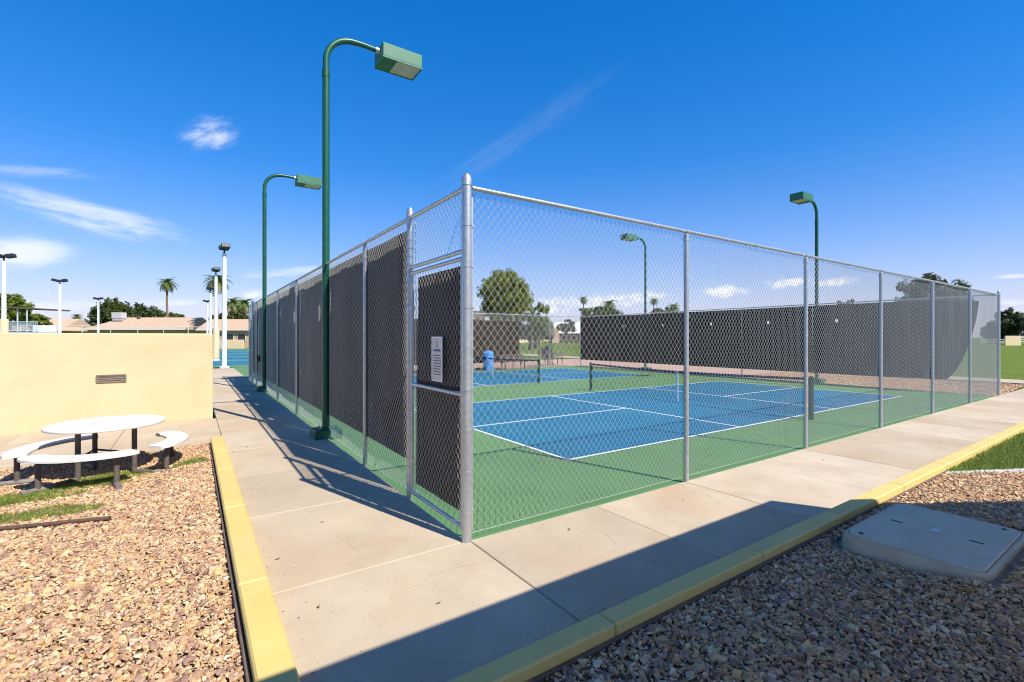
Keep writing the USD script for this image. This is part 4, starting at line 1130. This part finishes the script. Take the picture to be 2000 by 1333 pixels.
# ---------------------------------------------------------------- vegetation
def leaf_cloud(seed, W, D, H, z0, nclump, nleaf, size, rough=0.35, flat=0.0):
    """Leaf cards in clumps through an uneven crown standing on z0, W x D wide and H high."""
    r = np.random.default_rng(seed)
    C = []
    while len(C) < nclump:
        p = r.uniform(-1, 1, 3)
        rad = np.linalg.norm(p)
        if rad > 1 or rad < 0.35: continue
        q = 0.78 + rough * (meshkit.noise((p / rad * 1.7 + seed)[None])[0] - 0.5) * 2
        if rad > q: continue
        if p[2] < -0.55 - flat: continue
        C.append(p)
    C = np.array(C)
    n = nclump * nleaf
    cc = np.repeat(C, nleaf, 0)
    cr = np.repeat(r.uniform(0.10, 0.24, nclump), nleaf)
    o = r.normal(size=(n, 3)); o /= np.linalg.norm(o, axis=1, keepdims=True); o *= (r.uniform(0, 1, (n, 1)) ** 0.5) * cr[:, None]
    P = (cc + o) * np.array([W / 2, D / 2, H / 2]) + [0, 0, z0 + H / 2]
    nrm = o / (np.linalg.norm(o, axis=1, keepdims=True) + 1e-9) + r.normal(0, 0.6, (n, 3)) + [0, 0, 0.35]
    nrm /= np.linalg.norm(nrm, axis=1, keepdims=True)
    a = np.cross(nrm, r.normal(size=(n, 3))); a /= np.linalg.norm(a, axis=1, keepdims=True)
    b = np.cross(nrm, a)
    s = size * r.uniform(0.6, 1.3, (n, 1))
    V = np.stack([P - a * s, P - b * s * 0.45, P + a * s, P + b * s * 0.45], 1).reshape(-1, 3)
    i = np.arange(n)[:, None] * 4
    F = np.vstack([i + [0, 1, 2], i + [0, 2, 3]])
    return trimesh.Trimesh(V, F, process=False), C * np.array([W / 2, D / 2, H / 2]) + [0, 0, z0 + H / 2]

def tree(label, loc, W, H, z0, leaf, seed, nclump=90, nleaf=50, size=0.16, cat_='tree', D=None, rough=0.35, name='tree', flat=0.0):
    t = thing(name, label, cat_, loc, 0)
    cr, C = leaf_cloud(seed, W, D or W, H, z0, nclump, nleaf, size, rough, flat)
    r = np.random.default_rng(seed)
    tr_ = max(0.08, W * 0.028)
    zt = z0 + H * 0.35
    obj('trunk', tube([(0, 0, -0.1), (0.03 * W * 0.3, 0.02, zt * 0.5), (0, 0.05, zt), (0.05, 0, z0 + H * 0.62)], [tr_ * 1.3, tr_, tr_ * 0.8, tr_ * 0.3], 10), 'bark', t)
    idx = r.choice(len(C), min(9, len(C)), False)
    obj('limbs', cat(*[tube([(0, 0, zt * r.uniform(0.7, 1.0)), tuple(C[k] * np.array([0.45, 0.45, 0.5]) + np.array([0, 0, zt * 0.45])), tuple(C[k] * 0.97)], [tr_ * 0.5, tr_ * 0.3, tr_ * 0.1], 6) for k in idx]), 'bark', t)
    obj('crown', cr, leaf, t, smooth=False)
    return t

def tt(px, Y, top, width_px, label, leaf, seed, bottom=None, **k):
    """Tree by where it stands: photo column, depth, photo row of its top, width in photo pixels."""
    c = at(px, Y)
    z1 = hz(top, Y) + 0.1
    q = 1 / math.sqrt(1 + ((px - 1000) / FPX) ** 2)
    W = width_px * Y / FPX * q
    z0 = max(0.3, hz(bottom, Y)) if bottom else max(0.6, z1 - W * 0.95)
    return tree(label, (c[0], c[1], -0.13), W * 1.12, (z1 - z0) * 1.1, z0, leaf, seed, **k)

tt(985, 38, 524, 106, 'rounded bright green tree rising behind the back fence', 'leaf_bright', 11, bottom=650, nclump=200, nleaf=80, size=0.15, rough=0.12)
tt(1053, 44, 592, 40, 'small green bush right of the big rounded tree', 'leaf_bright', 12, bottom=650, nclump=40, nleaf=60, size=0.12, cat_='bush')
tt(1035, 70, 610, 90, 'low dark green shrubs behind the cream boundary wall', 'leaf_mid', 13, bottom=664, flat=0.5, nclump=70, nleaf=50, size=0.2, cat_='shrub')
tt(1045, 85, 634, 110, 'dense low hedge in front of the cream boundary wall', 'leaf_mid', 33, bottom=668, nclump=110, nleaf=60, size=0.2, flat=0.5, cat_='hedge')
tt(1108, 120, 622, 40, 'dark tree behind the white roofed house', 'leaf_dark', 14, bottom=656, nclump=50, nleaf=40, size=0.3)
tt(1172, 75, 596, 100, 'dark green tree behind the screen, left of the palms', 'leaf_mid', 15, bottom=640, nclump=90, nleaf=50, size=0.22)
tt(1300, 85, 600, 80, 'low olive tree showing over the far windscreen beside the lamp post', 'leaf_olive', 16, bottom=640, nclump=60, nleaf=40, size=0.22)
tt(1820, 52, 543, 150, 'broad olive green tree above the far windscreen at the right', 'leaf_olive', 17, bottom=625, nclump=140, nleaf=70, size=0.2)
tt(1655, 45, 583, 46, 'wispy shrub tip showing above the far windscreen', 'leaf_olive', 18, bottom=640, nclump=30, nleaf=40, size=0.14, cat_='shrub')
tt(1975, 125, 610, 70, 'dark green tree at the right edge beyond the lawn', 'leaf_dark', 19, bottom=668, nclump=150, nleaf=55, size=0.36, flat=0.5)
tt(2035, 118, 604, 90, 'second dark tree at the right edge, cut by the frame', 'leaf_dark', 20, bottom=668, nclump=150, nleaf=55, size=0.36, flat=0.5)
tt(1945, 140, 626, 70, 'dark bush line end just right of the last fence post', 'leaf_mid', 21, bottom=668, nclump=150, nleaf=55, size=0.36, flat=0.5)
# left
for k, (px, top, w, lf, lb) in enumerate([(192, 600, 60, 'leaf_dark', 'dark round tree at the left end of the tree line behind the long roof'), (228, 588, 60, 'leaf_mid', 'tallest dark green tree behind the long tan roof'),
                                          (262, 594, 66, 'leaf_dark', 'dark tree behind the rooftop cooler'), (300, 600, 60, 'leaf_dark', 'dark tree left of the single tall palm'), (345, 612, 34, 'leaf_mid', 'low tree just right of the single tall palm')]):
    tt(px, 120 + 3 * k, top, w, lb, lf, 40 + k, bottom=662, nclump=130, nleaf=50, size=0.36, flat=0.5)
tt(20, 62, 574, 92, 'bright green tree behind the canopy at the left edge', 'leaf_bright', 50, bottom=640, nclump=90, nleaf=50, size=0.22)
tt(62, 66, 608, 80, 'yellowish green bush under the canopy', 'leaf_bright', 51, bottom=648, nclump=70, nleaf=50, size=0.2, cat_='bush')
tt(428, 100, 610, 50, 'dark green tree between the white poles behind the tan house', 'leaf_dark', 52, bottom=650, nclump=70, nleaf=45, size=0.3)
tt(465, 105, 604, 56, 'dark green tree behind the short palms above the tan house', 'leaf_mid', 53, bottom=650, nclump=70, nleaf=45, size=0.3)

def frond_mesh(L, droop, w, n=13):
    V, F = [], []
    t = np.linspace(0, 1, n)
    up0 = 0.75
    X = L * (t - 0.12 * t * t); Z = L * (up0 * t * (1 - t) * 0.9 - droop * t * t)
    rib = np.c_[X, np.zeros(n), Z]
    parts_ = []
    for i in range(1, n):
        p = rib[i]; d = rib[i] - rib[i - 1]; d /= np.linalg.norm(d)
        ll = w * math.sin(PI * (0.12 + 0.83 * t[i])) ** 0.6
        for s in (-1, 1):
            for j in (0, 1):
                q = p - d * (L / n) * 0.5 * j
                tip = q + np.array([0, s * ll, 0]) + d * ll * 0.75 - np.array([0, 0, ll * 0.30])
                o = len(V); V += [q - d * 0.055 * L / 2, q + d * 0.055 * L / 2, tip]; F += [[o, o + 1, o + 2]]
    o = len(V)
    for i in range(n): V += [rib[i] + [0, 0.02, 0], rib[i] - [0, 0.02, 0]]
    for i in range(n - 1): F += [[o + 2 * i, o + 2 * i + 1, o + 2 * i + 3], [o + 2 * i, o + 2 * i + 3, o + 2 * i + 2]]
    return trimesh.Trimesh(np.array(V, float), F, process=False)

def palm(label, px, Y, top, crown_px, seed, dry=0.15, nf=32):
    c = at(px, Y); q = 1 / math.sqrt(1 + ((px - 1000) / FPX) ** 2)
    L = crown_px / 2 * Y / FPX * q * 1.1
    zt = hz(top, Y) - L * 0.42
    r = np.random.default_rng(seed)
    t = thing('palm_tree', label, 'palm tree', (c[0], c[1], -0.13), 0)
    k = 14
    obj('trunk', tube([(0.1 * math.sin(i * 0.5), 0, zt * i / (k - 1)) for i in range(k)], [L * (0.11 - 0.035 * i / (k - 1) + 0.01 * (i % 2)) for i in range(k)], 10), 'palm_bark', t)
    obj('crown_boss', lathe([(L * 0.08, -L * 0.5), (L * 0.15, -L * 0.35), (L * 0.17, -L * 0.15), (L * 0.08, L * 0.03), (0.001, L * 0.06)], 10, (0, 0, zt)), 'palm_bark', t)
    for i in range(nf):
        a = 360 * i * 0.382; el = 62 - 105 * (i / (nf - 1)) + r.normal(0, 6)
        m = frond_mesh(L * r.uniform(0.85, 1.1), r.uniform(0.3, 0.6), L * 0.30)
        m.apply_transform(RY(-el)); m.apply_transform(RZ(a)); m.apply_translation((0, 0, zt))
        obj('frond', m, 'frond_dry' if i > nf * (1 - dry) else 'frond', t, smooth=False)
    return t
palm('single tall palm standing over the long tan roof', 327, 115, 545, 44, 1, dry=0.25)
palm('tall palm behind the white light poles', 424, 90, 538, 58, 2)
palm('short stout palm beside the second green lamp post, left of a pair', 456, 92, 583, 44, 3)
palm('short palm at the end of the left fence, right of a pair', 478, 96, 585, 44, 4)
palm('small palm tip left of the long tan roof', 150, 125, 614, 26, 5)
palm('slim palm above the far windscreen, leftmost of those seen through the mesh', 1140, 110, 580, 20, 6)
palm('fan palm above the far windscreen, middle of those seen through the mesh', 1190, 90, 587, 34, 7)
palm('slim dark palm just right of the lamp post seen through the mesh', 1277, 120, 583, 20, 8)
palm('palm seen through the mesh left of the first line post', 1316, 100, 594, 30, 9)

# ---------------------------------------------------------------- the patio roof behind the camera, which shades the gravel
bd = thing('patio_roof', 'flat patio roof on posts standing behind and above the camera', 'patio roof')
roof = [(-7.5, -3.545), (4.04, -3.545), (4.34, -4.05), (6.2, -5.10), (8.2, -6.3), (-7.5, -6.3)]
obj('roof_slab', prism(roof, 2.84, 3.0), 'white_paint', bd, smooth=False)
for x, y in ((-7.2, -3.8), (3.7, -3.9), (-7.2, -6.0), (-1.8, -6.0), (3.7, -6.0)):
    obj('roof_post', box((x, y, 1.4), (0.14, 0.14, 2.9), 0.01), 'trim', bd)
obj('patio', prism(rect(-16, -16, 16, -4.7), -0.12, -0.005), 'concrete', kind='structure', smooth=False)

# ---------------------------------------------------------------- litter on the walk
r = random.Random(5)
LEAVES = [(-1.30, -0.35, 'nearest dry leaf on the left walk, beside the yellow kerb'), (-1.42, 0.55, 'second dry leaf from the camera along the left kerb'), (-0.95, 1.15, 'dry leaf in the middle of the left walk, short of the gate'),
          (-1.46, 4.9, 'dry leaf near the far end of the left kerb'), (-1.25, 5.15, 'dry leaf just past the end of the left kerb'), (0.9, -0.32, 'dry leaf on the right walk by the first slab joint past the corner post'),
          (5.6, -0.5, 'dry leaf far along the right walk below the second line post'), (-0.62, -0.75, 'dry leaf on the corner slab in front of the corner post'), (2.45, -0.42, 'dry leaf on the right walk in front of the first line post'), (8.4, -1.1, 'smallest looking dry leaf, far along the right walk')]
for (x, y, lb) in LEAVES:
    L_ = r.uniform(0.014, 0.03)
    m = trimesh.Trimesh(np.array([(-L_, 0, 0.002), (0, -L_ * 0.4, 0.006), (L_, 0, 0.012), (0, L_ * 0.4, 0.004), (0, 0, 0.001)]), [[0, 1, 4], [1, 2, 4], [2, 3, 4], [3, 0, 4]], process=False)
    m.apply_transform(RZ(r.uniform(0, 360))); m.apply_translation((x, y, 0.003))
    obj('dead_leaf', m, 'leaf_litter', smooth=False, label=lb, cat='leaf', group='dead leaves on the walk')
